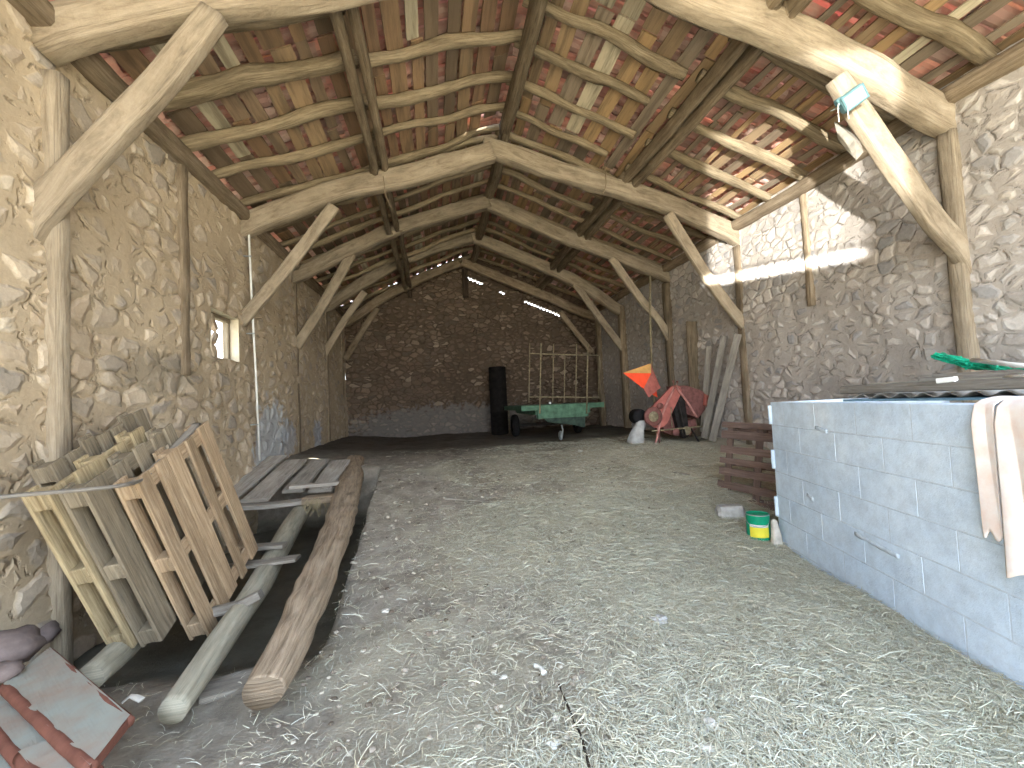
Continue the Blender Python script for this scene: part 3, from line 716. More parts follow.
plank([(-1.66,5.92,.36),(-1.25,5.9,.37)],.1,.045,'log','rotten straw covered plank end at the front of the trench boards',seed=33)
mb=MB(); rnd=random.Random(8)
for k in range(70):
    x=rnd.uniform(-1.65,-1.2); y=rnd.uniform(5.78,5.84); z=.36+rnd.uniform(-.02,.05); l=rnd.uniform(.05,.2)
    mb.sweep([(x,y,z),(x+rnd.uniform(-.03,.03),y-.02,z-l*.5),(x+rnd.uniform(-.05,.05),y-.01,z-l)],.003,n=4,t=lin((150,138,110))[:3])
tag(mb.build('hanging_straw',M['straw']),'wisps of straw hanging from the rotten plank over the trench','straw',kind='stuff')
# ------------------------------------------------------------------ clay slabs in the corner
def slab(pts4,th,label,name='clay_slab',topmat='bricktop',rib=True,sd=0):
    """pts4 the four top corners, A-B the far long edge, D-C the near long edge with the rounded ribs"""
    A,B,C_,D=[Vector(q) for q in pts4]; t=thing(name,(A+C_)/2-Vector((0,0,th)),label,'slab'); dn=Vector((0,0,-th))
    mb=MB(); n=14
    b=len(mb.v)
    # cambered plate: grid top
    for i in range(n+1):
        for j in range(n+1):
            u,w=i/n,j/n; q=(A*(1-u)+B*u)*(1-w)+(D*(1-u)+C_*u)*w
            mb.v.append(q+Vector((0,0,.004*noise.noise(q*12))))
    for i in range(n):
        for j in range(n): mb.face((b+i*(n+1)+j,b+i*(n+1)+j+1,b+(i+1)*(n+1)+j+1,b+(i+1)*(n+1)+j))
    mb.build('top_face',M[topmat],t)
    mb=MB(); e=Vector((0,0,-.004)); mb.hexa([A+dn,B+dn,C_+dn,D+dn],[A+e,B+e,C_+e,D+e]); mb.build('core',M['brick'],t)
    if rib:
        o=(D-A).normalized()
        mb=MB().sweep([D+dn*.5-o*.01,(D+C_)/2+dn*.5-o*.01,C_+dn*.5-o*.01],th*.55,th*.55,n=12,nz=.15,nscale=12,seg=.06); mb.build('rounded_rib',M['brick'],t,smooth=True)
        mb=MB().sweep([A+dn*.5+o*.012,B+dn*.5+o*.012],th*.5,th*.5,n=10,nz=.1,nscale=9,seg=.08); mb.build('rounded_rib',M['brick'],t,smooth=True)
    return t
def zc(u,v,z): return onZ(u,v,z)
A,B,C_,D=zc(50,647,.26),zc(130,715,.24),zc(90,765,.22),zc(3,684,.25)
slab([A,B,C_,D],.045,'uppermost clay slab with a dusty greenish face and red edge, lowest left corner',sd=1)
of=Vector((-.055,-.06,-.055)); 
slab([A+of,B+of*1.1,C_+of*1.1,D+of],.045,'second clay slab down, its red rounded edge showing under the dusty one')
slab([A+of*2,B+of*2.1,C_+of*2.1,D+of*2],.045,'third clay slab down in the corner stack, red rounded edge showing')
A2,B2,C2,D2=zc(62,733,.2),zc(100,765,.18),zc(60,800,.17),zc(18,752,.19)
slab([A2,B2,C2,D2],.05,'small dusty tan slab piece in front of the clay slab stack')
A3,B3,C3,D3=zc(-20,712,.12),zc(28,742,.1),zc(30,790,.06),zc(-30,790,.1)
tag(MB().hexa([q-Vector((0,0,.08)) for q in (A3,B3,C3,D3)],[A3,B3,C3,D3]).build('concrete_slab',M['conc']),'bluish grey concrete slab corner at the very left below the clay slabs','slab')
# rubble under the wall at the left edge
for k,(u,v,z,r,lb) in enumerate([(5,640,.32,.16,'dark rounded stone at the left wall foot above the clay slabs'),(38,628,.1,.12,'smaller dark stone between left wall and clay slabs'),(3,668,.3,.07,'grey fist sized stone beside the clay slabs')]):
    c=zc(u,v,z); tag(MB().blob(c-Vector((0,0,r*.3)),(r,r*.9,r*.6),seed=k+3,amp=.12,n=14,m=9).build('stone',M['dkstone'],smooth=True),lb,'stone')
# ------------------------------------------------------------------ block enclosure
F0=Vector((3.21,3.9,0)); Nn=Vector((2.6,1.7,0)); dw=(Nn-F0).normalized(); nw=Vector((-dw.y,dw.x,0))
if nw.x>0: nw=-nw       # towards the floor of the barn
Zt=1.335; TH=.15
enc=thing('enclosure_wall',F0,'bluish grey concrete block enclosure wall on the right, with a cloth over it','wall')
mb=MB(); mj=MB(); rnd=random.Random(4); Lw=3.3; ch=Zt/6
for r_ in range(-1,6):
    s=-.25 if r_%2 else 0
    while s<Lw:
        a,b=max(s,0),min(s+.5,Lw)
        if b-a>.04:
            j=rnd.uniform(-.0012,.0012)
            c=F0+dw*((a+b)/2)-nw*(TH/2)+Vector((0,0,ch*(r_+.5)))+nw*j
            mb.box(c,(b-a)/2-.003,TH/2,ch/2-.003,ax=(dw,nw,Vector((0,0,1))),ch=.0025)
        s+=.5
mb.build('blockwork',M['block'],enc)
mj.hexa([F0+dw*.003-nw*.0015-Vector((0,0,.2)),F0+dw*Lw-nw*.0015-Vector((0,0,.2)),F0+dw*Lw-nw*(TH-.0015)-Vector((0,0,.2)),F0+dw*.003-nw*(TH-.0015)-Vector((0,0,.2))],
        [F0+dw*.003-nw*.0015+Vector((0,0,Zt-.004)),F0+dw*Lw-nw*.0015+Vector((0,0,Zt-.004)),F0+dw*Lw-nw*(TH-.0015)+Vector((0,0,Zt-.004)),F0+dw*.003-nw*(TH-.0015)+Vector((0,0,Zt-.004))]).build('mortar',M['joint'],enc)
for z0_,z1_ in ((1.12,1.30),(.69,.87),(.23,.42)):
    MB().sweep([F0+nw*.0+Vector((-.005,.0,z0_)),F0+nw*.0+Vector((-.005,.0,z1_))],.02,.02,n=10,nz=.15,nscale=15,seg=.03,up=(0,1,0)).build('block_end_rib',M['block'],enc,smooth=True)
# smears of pale mortar
for (s,z,l) in ((.75,1.13,.16),(1.15,.4,.42),(.55,.55,.1)):
    MB().sweep([F0+dw*s+nw*.0005+Vector((0,0,z)),F0+dw*(s+l)+nw*.002+Vector((0,0,z-.02))],.0025,.016,n=8,nz=.8,nscale=20,seg=.03).build('mortar_smear',M['joint'],enc,smooth=True)
# end wall to the stone wall
eb=MB(); 
for r_ in range(-1,6):
    s=-.25 if r_%2 else 0
    while s<1.95:
        a,b=max(s,0),min(s+.5,1.95)
        if b-a>.04: eb.box(Vector((3.36+(a+b)/2*.985,3.87,ch*(r_+.5))),(b-a)/2-.004,TH/2,ch/2-.004,ch=.003)
        s+=.5
eb.build('end_blockwork',M['block'],enc)
def onW(u,v,off=0.0):
    d=ray(u,v); P=F0+nw*off; t=(P-CAM).dot(nw)/d.dot(nw); return CAM+d*t
# ------------------------------------------------------------------ sheets and boards lying over the enclosure
E0=Vector((3.3,3.62,0)); 
def lay(a,b,w,h,mat,label,cat,name,sd,p=.3,nz=.08): return tag(MB().sweep([a,(Vector(a)+Vector(b))/2,b],w,h,n=12,p=p,nz=nz,nscale=3,seg=.15,seed=sd).build(name,M[mat]),label,cat)
# flat bluish sheet
mb=MB(); mb.box((3.98,1.98,1.346),.95,.95,.008,ch=.003); tag(mb.build('metal_sheet',M['fsteel']),'flat bluish metal sheet lying directly on the block wall','sheet')
# corrugated sheet
mb=MB(); n=96; b=0
for k in range(n+1):
    y=1.1+1.85*k/n; z=1.376+.014*math.sin(k/n*2*PI*13)
    for x in (3.1,4.9): mb.v.append(Vector((x,y,z)))
for k in range(n+1):
    y=1.1+1.85*k/n; z=1.371+.014*math.sin(k/n*2*PI*13)
    for x in (3.1,4.9): mb.v.append(Vector((x,y,z)))
m_=2*(n+1)
for k in range(n):
    q=2*k; mb.face((q,q+2,q+3,q+1)); mb.face((m_+q,m_+q+1,m_+q+3,m_+q+2)); mb.face((q,m_+q,m_+q+2,q+2)); mb.face((q+1,q+3,m_+q+3,m_+q+1))
tag(mb.build('corrugated_sheet',M['conc']),'wavy corrugated sheet edge between the flat sheet and the long plank','sheet')
lay((3.16,3.0,1.425),(3.0,1.1,1.425),.07,.032,'greyw','long grey plank with a pale upper edge lying over the block enclosure','plank','plank',41)
lay((3.5,3.1,1.44),(3.6,1.3,1.44),.06,.025,'pole','second long pale plank resting behind the front plank on the enclosure','plank','plank',42)
lay((4.2,3.2,1.46),(4.5,1.6,1.46),.16,.06,'greyw','thick dark timber at the back of the enclosure top below the green net','timber','timber',43)
tag(MB().sweep([onX(938,381,3.03),onX(956,379,3.03)],.016,.016,n=8,p=.4).build('plastic_scrap',M['white']),'small white plastic piece stuck on the long plank','scrap')
tag(MB().sweep([onX(972,360,4.0),onX(1050,369,3.7)],.017,.017,n=10).build('broomstick',M['white'],smooth=True),'round pale broomstick sticking in from the right edge','broomstick')
tag(MB().sweep([onX(1006,378,3.5),onX(1060,374,3.4)],.016,.016,n=10).build('white_tube',M['white'],smooth=True),'short white tube end at the right edge above the cloth','tube')
# green net heap
mb=MB(); rnd=random.Random(12)
cs=[onX(938,356,4.5),onX(955,360,4.45),onX(975,366,4.4),onX(1000,366,4.3),onX(1030,373,4.2)]
for s in range(46):
    pts=[q+Vector((rnd.uniform(-.07,.07),rnd.uniform(-.03,.03),rnd.uniform(-.03,.03))) for q in cs]
    a=rnd.randint(0,2); mb.sweep(pts[a:a+3],.008,n=5,seg=.06,nz=.4,nscale=20)
tag(mb.build('green_net',M['net']),'crumpled bright green net lying on the enclosure under the pale handle','net')
# ------------------------------------------------------------------ cloths
def cloth(u0,u1,vbot,label,sd,folds=3,amp=.02,back=.25,slant=0.0):
    """cloth hung over the wall: goes from behind, over the top, down the front to vbot"""
    sa=(onW(u0,430)-F0).dot(dw); sb=(onW(u1,430)-F0).dot(dw); nb=40; rows=46
    zb0=onW(u0,vbot).z; pathL=back+TH+.02+(Zt-zb0); V=[];mb=MB()
    for i in range(nb+1):
        f=i/nb
        for j in range(rows+1):
            g=j/rows; d=g*pathL
            fold=amp*(math.sin(f*folds*2*PI+sd)+.5*math.sin(f*folds*2.6*PI+sd*2+g*2))
            ww=1-.22*sstep(.3,1,g); s=sa+(sb-sa)*(.5+(f-.5)*(.5+.5*ww))+slant*g*.1
            if d<back: q=(-(TH+.025),Zt-(back-d),0)
            elif d<back+TH+.03: q=(-(TH+.015)+(d-back),Zt+.014+.01*math.sin((d-back)/TH*PI),0)
            else: q=(.02,Zt-(d-back-TH-.03),1)
            off=q[0]+(abs(fold)+fold*.6+.012 if q[2] else 0)*min(1,max(0,(d-back-TH)/.12))
            z=q[1]+(0 if q[2] else abs(fold)*.3)
            if j>rows*.8: z-=.02*math.sin(f*9+sd)*(g-.8)*5
            mb.v.append(F0+dw*s+nw*off+Vector((0,0,z)))
    for i in range(nb):
        for j in range(rows): mb.face((i*(rows+1)+j,i*(rows+1)+j+1,(i+1)*(rows+1)+j+1,(i+1)*(rows+1)+j))
    o=mb.build('cloth',M['cloth'],smooth=True); m=o.modifiers.new('thick','SOLIDIFY'); m.thickness=.008; m.offset=1
    return tag(o,label,'cloth')
cloth(984,1003,532,'narrow pinkish cloth strip hanging over the block wall, left of the wider cloth',1,.45,.012)
cloth(1007,1070,570,'wider white and pink cloth over the block wall at the right image edge',2,.8,.024)
# ------------------------------------------------------------------ paint tin, wedge, stones
def G(u,v):
    z=0.0
    for _ in range(12):
        p=onZ(u,v,z); z=.5*z+.5*floorz(p.x,p.y,True)
    return onZ(u,v,z)
c=G(759,538); t=thing('paint_tin',c,'green paint tin with a yellow label standing beside the brown pallet','tin')
r=.105;h=.235
MB().lathe(c,[(0,.0),(r*.96,0),(r,.006),(r,h-.004),(r+.004,h),(r-.004,h+.004),(r-.012,h-.006),(0,h-.006)],32).build('body',M['can'],t,smooth=False)
MB().lathe(c+Vector((0,0,h-.004)),[(r-.002,0),(r+.004,.003),(r+.004,.008),(r-.006,.01)],32).build('rim',M['galv'],t,smooth=True)
def arcstrip(c,r,h0,h1,a0,a1,n=14):
    mb=MB()
    for i in range(n+1):
        a=a0+(a1-a0)*i/n
        for hh,rr in ((h0,r+.0015),(h1,r+.0015),(h1,r),(h0,r)): mb.v.append(c+Vector((math.cos(a)*rr,math.sin(a)*rr,hh)))
    for i in range(n):
        for k in range(4): mb.face((4*i+k,4*i+4+k,4*i+4+(k+1)%4,4*i+(k+1)%4))
    return mb
ac=math.atan2(-c.y,-c.x)
arcstrip(c,r,.03,.125,ac-.75,ac+.95).build('label_band',M['label'],t); arcstrip(c,r,.127,.15,ac-.75,ac+.95).build('label_stripe',M['white'],t)
mb=MB(); mb.sweep([c+Vector((math.cos(ac+1.57)*r,math.sin(ac+1.57)*r,h-.03)),c+Vector((math.cos(ac+.8)*(r+.012),math.sin(ac+.8)*(r+.012),h-.08)),c+Vector((math.cos(ac)*(r+.012),math.sin(ac)*(r+.012),h-.1)),c+Vector((math.cos(ac-.8)*(r+.012),math.sin(ac-.8)*(r+.012),h-.08)),c+Vector((math.cos(ac-1.57)*r,math.sin(ac-1.57)*r,h-.03))],.003,n=6,seg=.03)
mb.build('wire_handle',M['galv'],t,smooth=True)
c=G(777,546); tag(MB().sweep([c-Vector((0,0,.02)),c+Vector((0,0,.1)),c+Vector((-.005,.01,.235)),c+Vector((-.005,.01,.25))],[.052,.042,.02,.008],[.045,.035,.018,.006],n=10,p=.5,up=(0,1,0),nz=.12,nscale=9,seg=.03).build('stone_wedge',M['cobble'],smooth=True),'upright pale pointed stone wedge at the foot of the block wall','stone')
c=G(733,518); tag(MB().box(c+Vector((0,.05,.05)),.14,.09,.075,ax=(Vector((.95,-.3,.05)).normalized(),Vector((.3,.95,0)).normalized(),Vector((0,0,1))),ch=.03).build('stone',M['conc']),'grey squared stone block left of the green paint tin','stone')
for k,(u,v,rx,lb,mt) in enumerate([(660,622,.055,'flat grey stone lying on straw in the middle foreground','conc'),(750,625,.022,'lone white pebble on straw left of the block wall foot','paper'),(684,699,.026,'white pebble on the straw right of the dark twig','paper'),(709,728,.045,'pale flat stone at the bottom right of the twig','cobble'),(706,753,.035,'pale stone at the bottom image edge right of the twig','cobble'),
    (504,678,.02,'small white pebble left of the bone','paper'),(554,746,.028,'white pebble beside the lower end of the twig','paper'),(556,719,.022,'small grey pebble just left of the twig','cobble'),(455,433,.045,'small white lump on the dark floor by the back wall','white'),(580,452,.05,'white lump on the straw in front of the trailer','paper'),(385,612,.03,'small stone in the dirt right of the log','cobble'),(470,560,.03,'small stone in the middle of the dirt floor','cobble'),(610,576,.022,'pale pebble in the middle straw','paper'),(672,509,.03,'pale chip lying on the trodden path','paper')]):
    c=G(u,v); tag(MB().blob(c+Vector((0,0,rx*.25)),(rx,rx*.75,rx*.45),seed=k+1,n=9,m=6,amp=.35).build('stone',M[mt]),lb,'stone')
c=G(540,672); tag(MB().sweep([c+Vector((-.02,.03,.02)),c+Vector((0,0,.025)),c+Vector((.012,-.05,.02))],[.014,.008,.016],None,n=8,seg=.01,nz=.3,nscale=30).build('bone',M['paper'],smooth=True),'small white bone like fragment above the dark twig','bone')
a=[G(559,688),G(570,715),G(581,740),G(590,775)]; tag(MB().sweep([q+Vector((0,0,.018)) for q in a],[.004,.005,.006,.006],n=7,seg=.04,nz=.3,nscale=12).build('twig',M['darkw']),'long dark twig on the straw at the bottom centre','twig')
a=[G(168,640+62),G(196,682),G(232,672)]
# rag strip in the trench
c=onZ(268,633,-.1) if False else onZ(132,698,.02)
tag(MB().sweep([onZ(122,703,.05),onZ(130,696,.07),onZ(142,700,.05)],[.01,.018,.02],.004,n=6,seg=.02,nz=.3,nscale=20).build('rag_strip',M['paper']),'small white rag strip on the dirt between the two poles','rag')
# flat chips on path at right
for k,(a,b,lb) in enumerate([((672,473),(690,476),'thin pale stick on the dark trodden patch near the machine'),((655,492),(672,493),'short pale stick on the floor left of the brown pallet'),((445,500),(492,503),'short grey stick half buried in the middle of the floor')]):
    A_,B_=G(*a),G(*b); tag(MB().sweep([A_+Vector((0,0,.015)),B_+Vector((0,0,.015))],.014,.01,n=6,seg=.05,nz=.2).build('stick',M['greyw']),lb,'stick')
# ------------------------------------------------------------------ trailer
TY=9.45; tz=floorz(2.8,TY)
def T_(cx,cy,dy=0): return onY(470+cx/6.4,320+cy/6.4,TY+dy)
tr=thing('trailer',(2.8,TY+1.2,tz),'small green flat trailer with a rusty barred end rail, near the back wall','trailer')
a,b=T_(328,540),T_(860,570); bw=b.x-a.x; zt=T_(600,538).z; zb=T_(600,570).z
MB().hexa([(a.x,TY,zb),(b.x,TY,zb),(b.x,TY+2.5,zb),(a.x,TY+2.5,zb)],[(a.x,TY,zt),(b.x,TY,zt),(b.x,TY+2.5,zt),(a.x,TY+2.5,zt)]).build('deck',M['green'],tr)
a2,b2=T_(430,540),T_(755,615)
MB().hexa([(a2.x,TY-.03,b2.z),(b2.x,TY-.03,b2.z),(b2.x,TY+.12,b2.z),(a2.x,TY+.12,b2.z)],[(a2.x,TY-.03,zt-.01),(b2.x,TY-.03,zt-.01),(b2.x,TY+.12,zt-.01),(a2.x,TY+.12,zt-.01)]).build('front_box',M['green'],tr)
q=[T_(455,617),T_(735,617),T_(735,688),T_(640,668),T_(500,655)]
mb=MB(); 
for dy in (-.02,.1):
    for p_ in q: mb.v.append(p_+Vector((0,dy,0)))
mb.face((4,3,2,1,0)); mb.face((5,6,7,8,9))
for k in range(5): mb.face((k,(k+1)%5,5+(k+1)%5,5+k))
mb.build('drawbar',M['greend'],tr)
for x in (a.x+.35,b.x-.35): MB().box((x,TY+1.25,zb-.05),.04,1.2,.05).build('chassis_rail',M['green'],tr)
MB().box(((a.x+b.x)/2,TY+1.6,tz+.28),.8,.035,.035).build('axle',M['steel'],tr)
for x in (a.x+.12,b.x-.12):
    w=thing('wheel',(0,0,0),None,None); w.parent=tr; 
    c=Vector((x,TY+1.6,tz+.28))
    MB().lathe(c-Vector((.08,0,0)),[(.15,0),(.24,.005),(.27,.03),(.28,.08),(.27,.13),(.24,.155),(.15,.16)],26,axis=(1,0,0)).build('tyre',M['black'],w,smooth=True)
    MB().lathe(c-Vector((.05,0,0)),[(0,0),(.05,0),(.06,.02),(.15,.01),(.15,.1),(.06,.08),(.0,.1)],20,axis=(1,0,0)).build('hub',M['steel'],w,smooth=True)
jw=thing('jockey_wheel',(0,0,0),None,None); jw.parent=tr
c=T_(580,742,-.05); c.z=tz+.1
MB().lathe(c-Vector((.03,0,0)),[(.02,0),(.085,.003),(.1,.02),(.1,.04),(.085,.057),(.02,.06)],20,axis=(1,0,.0)).build('tyre',M['galv'],jw,smooth=True)
MB().sweep([c+Vector((.04,0,0)),c+Vector((.06,0,.12)),c+Vector((.04,.03,.22))],.018,n=8).build('stem',M['galv'],jw,smooth=True)
for k,(cx,top) in enumerate(((383,150),(455,150),(535,155),(608,235),(682,155),(755,150),(828,230))):
    A_=T_(cx,top,.04); B_=T_(cx-6,530 if cx<800 else 500,.04); B_.x=T_(cx-6,400,.04).x-(.02)
    if cx in(455,755): B_=T_(cx-8,600,-.05); A_=T_(cx,top,-.05)
    MB().sweep([A_,B_],.016 if cx in(455,755) else .012,n=7).build('rail_bar',M['rail'],tr,smooth=True)
for cy in (222,493): MB().sweep([T_(380,cy-8 if cy==222 else cy,.04),T_(600,cy,.04),T_(832,cy+4,.04)],.014,n=7).build('cross_rail',M['rail'],tr,smooth=True)
MB().blob(T_(513,532,-.02),(.03,.02,.02)).build('reflector',M['white'],tr)
# dark upright drum left of it
c=G(500,434); c.z-=.02; hh=onY(500,367,c.y).z-c.z
dr=thing('drum',c,'tall dark drum standing left of the green trailer','drum')
MB().lathe(c,[(0,0),(.24,0),(.25,.02),(.25,hh*.32),(.262,hh*.335),(.25,hh*.35),(.25,hh*.65),(.262,hh*.665),(.25,hh*.68),(.25,hh-.02),(.24,hh),(.2,hh-.015),(0,hh-.015)],28).build('body',M['darkst'],dr,smooth=True)
MB().sweep([c+Vector((.27,-.1,0)),c+Vector((.275,-.1,hh*.45))],.012,n=6).build('side_pipe',M['rail'],dr)
MB().lathe(c+Vector((.08,.02,hh-.01)),[(0,.03),(.035,.03),(.04,0)],12).build('cap',M['steel'],dr)
# ------------------------------------------------------------------ red farm implement
MY=7.6; mz=floorz(4.0,MY)
def Q(cx,cy,dy=0): return onY(600+cx/6.4,340+cy/6.4,MY+dy)
im=thing('grinder_implement',(4.1,MY,mz),'red tractor mounted grinder with an orange funnel, by the right wall','farm implement')
def prism(pts,y0,y1,name,mat,parent=im,smooth=False):
    mb=MB(); n=len(pts)
    for dy in (y0,y1):
        for p_ in pts: mb.v.append(Q(p_[0],p_[1])+Vector((0,dy,0)))
    mb.face(range(n-1,-1,-1)); mb.face(range(n,2*n))
    for k in range(n): mb.face((k,(k+1)%n,n+(k+1)%n,n+k))
    return mb.build(name,M[mat],parent,smooth)
def hullpts(c0,r0,c1,r1,n=12):
    d=math.atan2(c1[1]-c0[1],c1[0]-c0[0]); o=[]
    for k in range(n+1):
        a=d+PI/2+PI*k/n; o.append((c0[0]+r0*math.cos(a),c0[1]+r0*math.sin(a)))
    for k in range(n+1):
        a=d-PI/2+PI*k/n; o.append((c1[0]+r1*math.cos(a),c1[1]+r1*math.sin(a)))
    return o[::-1]
# funnel
fn=thing('funnel',(0,0,0),None,None); fn.parent=im
A_,B_,D_=Q(148,212,-.05),Q(322,152,.1),Q(285,335,-.12); E_=Q(345,235,.38)
n1,n2,n3,n4=Q(310,368,-.1),Q(330,245,-.08),Q(388,305,.05),Q(370,370,.1)
def shell(ps,mat,name):
    mb=MB(); ps=[Vector(p_) for p_ in ps]; nn=(ps[1]-ps[0]).cross(ps[2]-ps[0]).normalized()*.008
    mb.v+=ps+[p_+nn for p_ in ps]; n=len(ps)
    mb.face(range(n)); mb.face(range(2*n-1,n-1,-1))
    for k in range(n): mb.face((k,n+k,n+(k+1)%n,(k+1)%n))
    return mb.build(name,M[mat],fn)
K=Q(326,214,.0); 
shell([A_,K,B_],'lityelo','funnel_side'); shell([A_,Q(277,312,-.1),K],'orange','funnel_side')
shell([Q(277,312,-.1),n1,n3,K],'red','funnel_neck'); shell([B_,K,n3,E_],'red','funnel_side'); shell([A_,B_,E_,n4,Q(277,312,-.1)],'orange','funnel_side')
# belt guard with pulley
prism(hullpts((447,330),38,(338,490),70),-.2,-.14,'belt_guard','red')
def disc(cx,cy,r,y0,y1,name,mat,prof=None):
    c=Q(cx,cy,y0); R_=r/6.4*depth(c)/CF
    w=y1-y0
    return MB().lathe(c,[(0,0),(R_*.9,0),(R_,w*.2),(R_,w),(0,w)] if not prof else [(a*R_,b*w) for a,b in prof],26,axis=(0,1,0)).build(name,M[mat],im,smooth=True)
disc(345,490,62,-.25,-.2,'pulley','redd',[(.55,0),(.95,0),(1,.3),(1,1),(.6,1),(.55,0)]); disc(345,490,34,-.26,-.2,'pulley_hub','rail'); disc(390,422,20,-.25,-.2,'idler_pulley','redd',[(0,0),(.3,-.3),(.35,.1),(.9,0),(1,.4),(1,1),(0,1)])
prism([(485,292),(545,292),(640,325),(700,370),(706,428),(672,432),(620,500),(540,470),(500,400)],-.05,.35,'housing','redd')
prism([(655,345),(700,372),(705,430),(680,435),(650,415)],-.09,-.05,'housing_door','red')
prism([(385,500),(455,480),(540,520),(600,505),(612,560),(560,615),(470,610),(405,590)],-.05,.3,'lower_housing','redd')
prism([(445,372),(485,350),(510,385),(530,520),(540,610),(510,625),(470,560),(448,470)],-.17,-.02,'drive_housing','steel')
def tube(pts,r,name,mat,dy=-.22): return MB().sweep([Q(a,b,dy) for a,b in pts],r,n=8,seg=.1).build(name,M[mat],im,smooth=True)
tube([(468,258),(472,310),(430,400),(385,520),(372,600)],.019,'hitch_arm','pinkred'); tube([(494,262),(492,305),(555,390),(618,492)],.019,'hitch_arm','pinkred')
tube([(330,582),(500,568),(690,550)],.014,'cross_bar','rail'); tube([(372,560),(368,620),(345,690)],.02,'leg','pinkred',-.2); tube([(380,560),(382,690)],.012,'leg','redd',-.18); tube([(580,560),(625,640),(662,695)],.016,'leg','steel',-.15); tube([(640,480),(650,600),(655,690)],.016,'leg','steel',.1)
tube([(455,430),(458,520),(462,560)],.008,'lever','rail',-.24); tube([(500,400),(520,500),(545,610)],.02,'drive_shaft','steel',-.2)
disc(490,590,24,-.24,-.18,'flange','redd'); disc(560,580,28,-.2,-.14,'flange','rail'); disc(540,405,24,-.12,-.05,'flange','redd')
disc(262,490,48,-.12,.1,'rubber_roller','black')
# chute and sack
c=Q(225,655,-.1)
c.z=floorz(c.x,c.y)
sk=MB(); tp=Q(262,515,-.1)
sk.sweep([c+Vector((-.03,0,-.01)),c+Vector((0,0,.05)),(c+tp)/2,tp+Vector((0,0,-.03)),tp],[.13,.14,.1,.08,.05],[.09,.1,.08,.07,.05],n=16,p=.8,up=(0,1,0),nz=.35,nscale=6,seg=.03)
tag(sk.build('sack',M['sack'],smooth=True),'slumped pale sack leaning at the left foot of the red grinder','sack')
# leaning planks
PY_=7.25
def lean(u0,v0,u1,v1,Y0,Y1,wpx,label,sd,mat='greyw'):
    a=onY(u0,v0,Y0); b_=onY(u1,v1,Y1); w=wpx*.36*depth(a)/CF
    a.x=min(a.x,XR-.12)
    return plank([a,(a+b_)/2,b_],w,.02,mat,label,seed=sd,up=(-.6,-1,0),p=.25,nz=.06)
lean(738,334,712,441,6.8,7.15,10,'wide grey plank leaning outermost against the right stone wall',51)
lean(724,336,704,438,7.15,7.35,9,'middle leaning plank behind the outermost one at the stone wall',52)
lean(709,346,703,432,7.5,7.6,8,'darker upright plank left in the leaning group behind the red grinder',53)
tag(MB().sweep([(XR-.12,8.2,floorz(XR-.2,8.2)),(XR-.1,8.2,2.9)],.12,.03,n=10,p=.4,up=(0,1,0),nz=.3,nscale=4,seg=.1).build('rough_slab',M['purlin']),'rough bark edged slab standing against the wall above the red grinder','slab')
tag(MB().sweep([onY(650,276,9.0),onY(651,350,8.97),Vector((onY(651,350,8.97).x,8.95,.6))],.022,n=8,seg=.2,nz=.2).build('thin_pole',M['rail']),'thin upright pole beside the third truss post on the right','pole')
# ------------------------------------------------------------------ floodlight on the nearest right brace
LY=YA-.2
fl=thing('floodlight',onY(852,108,LY),'small glazed floodlight fixed on the nearest right brace with wires dangling','floodlight')
c=onY(852,99,LY); ax1=(onY(862,91,LY)-onY(842,108,LY)).normalized(); axn=Vector((-.25,-.9,-.35)).normalized(); ax1=(ax1-axn*ax1.dot(axn)).normalized(); ax2=ax1.cross(axn)
MB().box(c,.105,.075,.045,ax=(ax1,ax2,axn),ch=.015).build('casing',M['lampb'],fl)
mb=MB(); fr=c+axn*.046
for s_,(p_,l_) in enumerate(((ax2*.062,.1),(-ax2*.062,.1))): mb.sweep([fr+p_-ax1*l_,fr+p_+ax1*l_],.008,n=6)
for s_,(p_,l_) in enumerate(((ax1*.095,.065),(-ax1*.095,.065))): mb.sweep([fr+p_-ax2*l_,fr+p_+ax2*l_],.008,n=6)
mb.build('bezel',M['lampb'],fl)
MB().box(fr,.086,.055,.004,ax=(ax1,ax2,axn),ch=.001).build('glass_pane',M['glass'],fl)
MB().sweep([c-ax1*.11-axn*.02,c-ax1*.12+Vector((0,.08,.03)),c-axn*.16],.01,.004,n=6).build('bracket',M['galv'],fl)
MB().box(c-ax1*.09-ax2*.05-axn*.01,.03,.03,.03,ax=(ax1,ax2,axn),ch=.006).build('junction_box',M['lampb'],fl)
MB().sweep([c-ax1*.1-ax2*.04,onY(838,108,LY),onY(839,122,LY)],.004,n=6,seg=.02).build('wire',M['paper'],fl)
MB().sweep([c-ax1*.02-ax2*.06,onY(848,113,LY),onY(849,119,LY)],.004,n=6,seg=.02).build('wire',M['paper'],fl)
# torn sheet hanging by the wall plate
mb=MB(); n=12; pt=[(834,122),(848,128),(860,143),(863,152),(856,160),(846,150),(838,140)]
Yp=4.35; ps=[onY(u,v,Yp+.05*math.sin(i*2)) for i,(u,v) in enumerate(pt)]; cc=sum(ps,Vector())/len(ps)+Vector((0,-.06,0))
mb.v=[cc]+ps; 
for k in range(len(ps)): mb.face((0,1+k,1+(k+1)%len(ps)))
o=mb.build('torn_sheet',M['torn']); m=o.modifiers.new('s','SUBSURF'); m.subdivision_type='SIMPLE'; m.levels=m.render_levels=2; m=o.modifiers.new('t','SOLIDIFY'); m.thickness=.006
tag(o,'crumpled pale torn sheet hanging behind the floodlight under the roof','sheet')
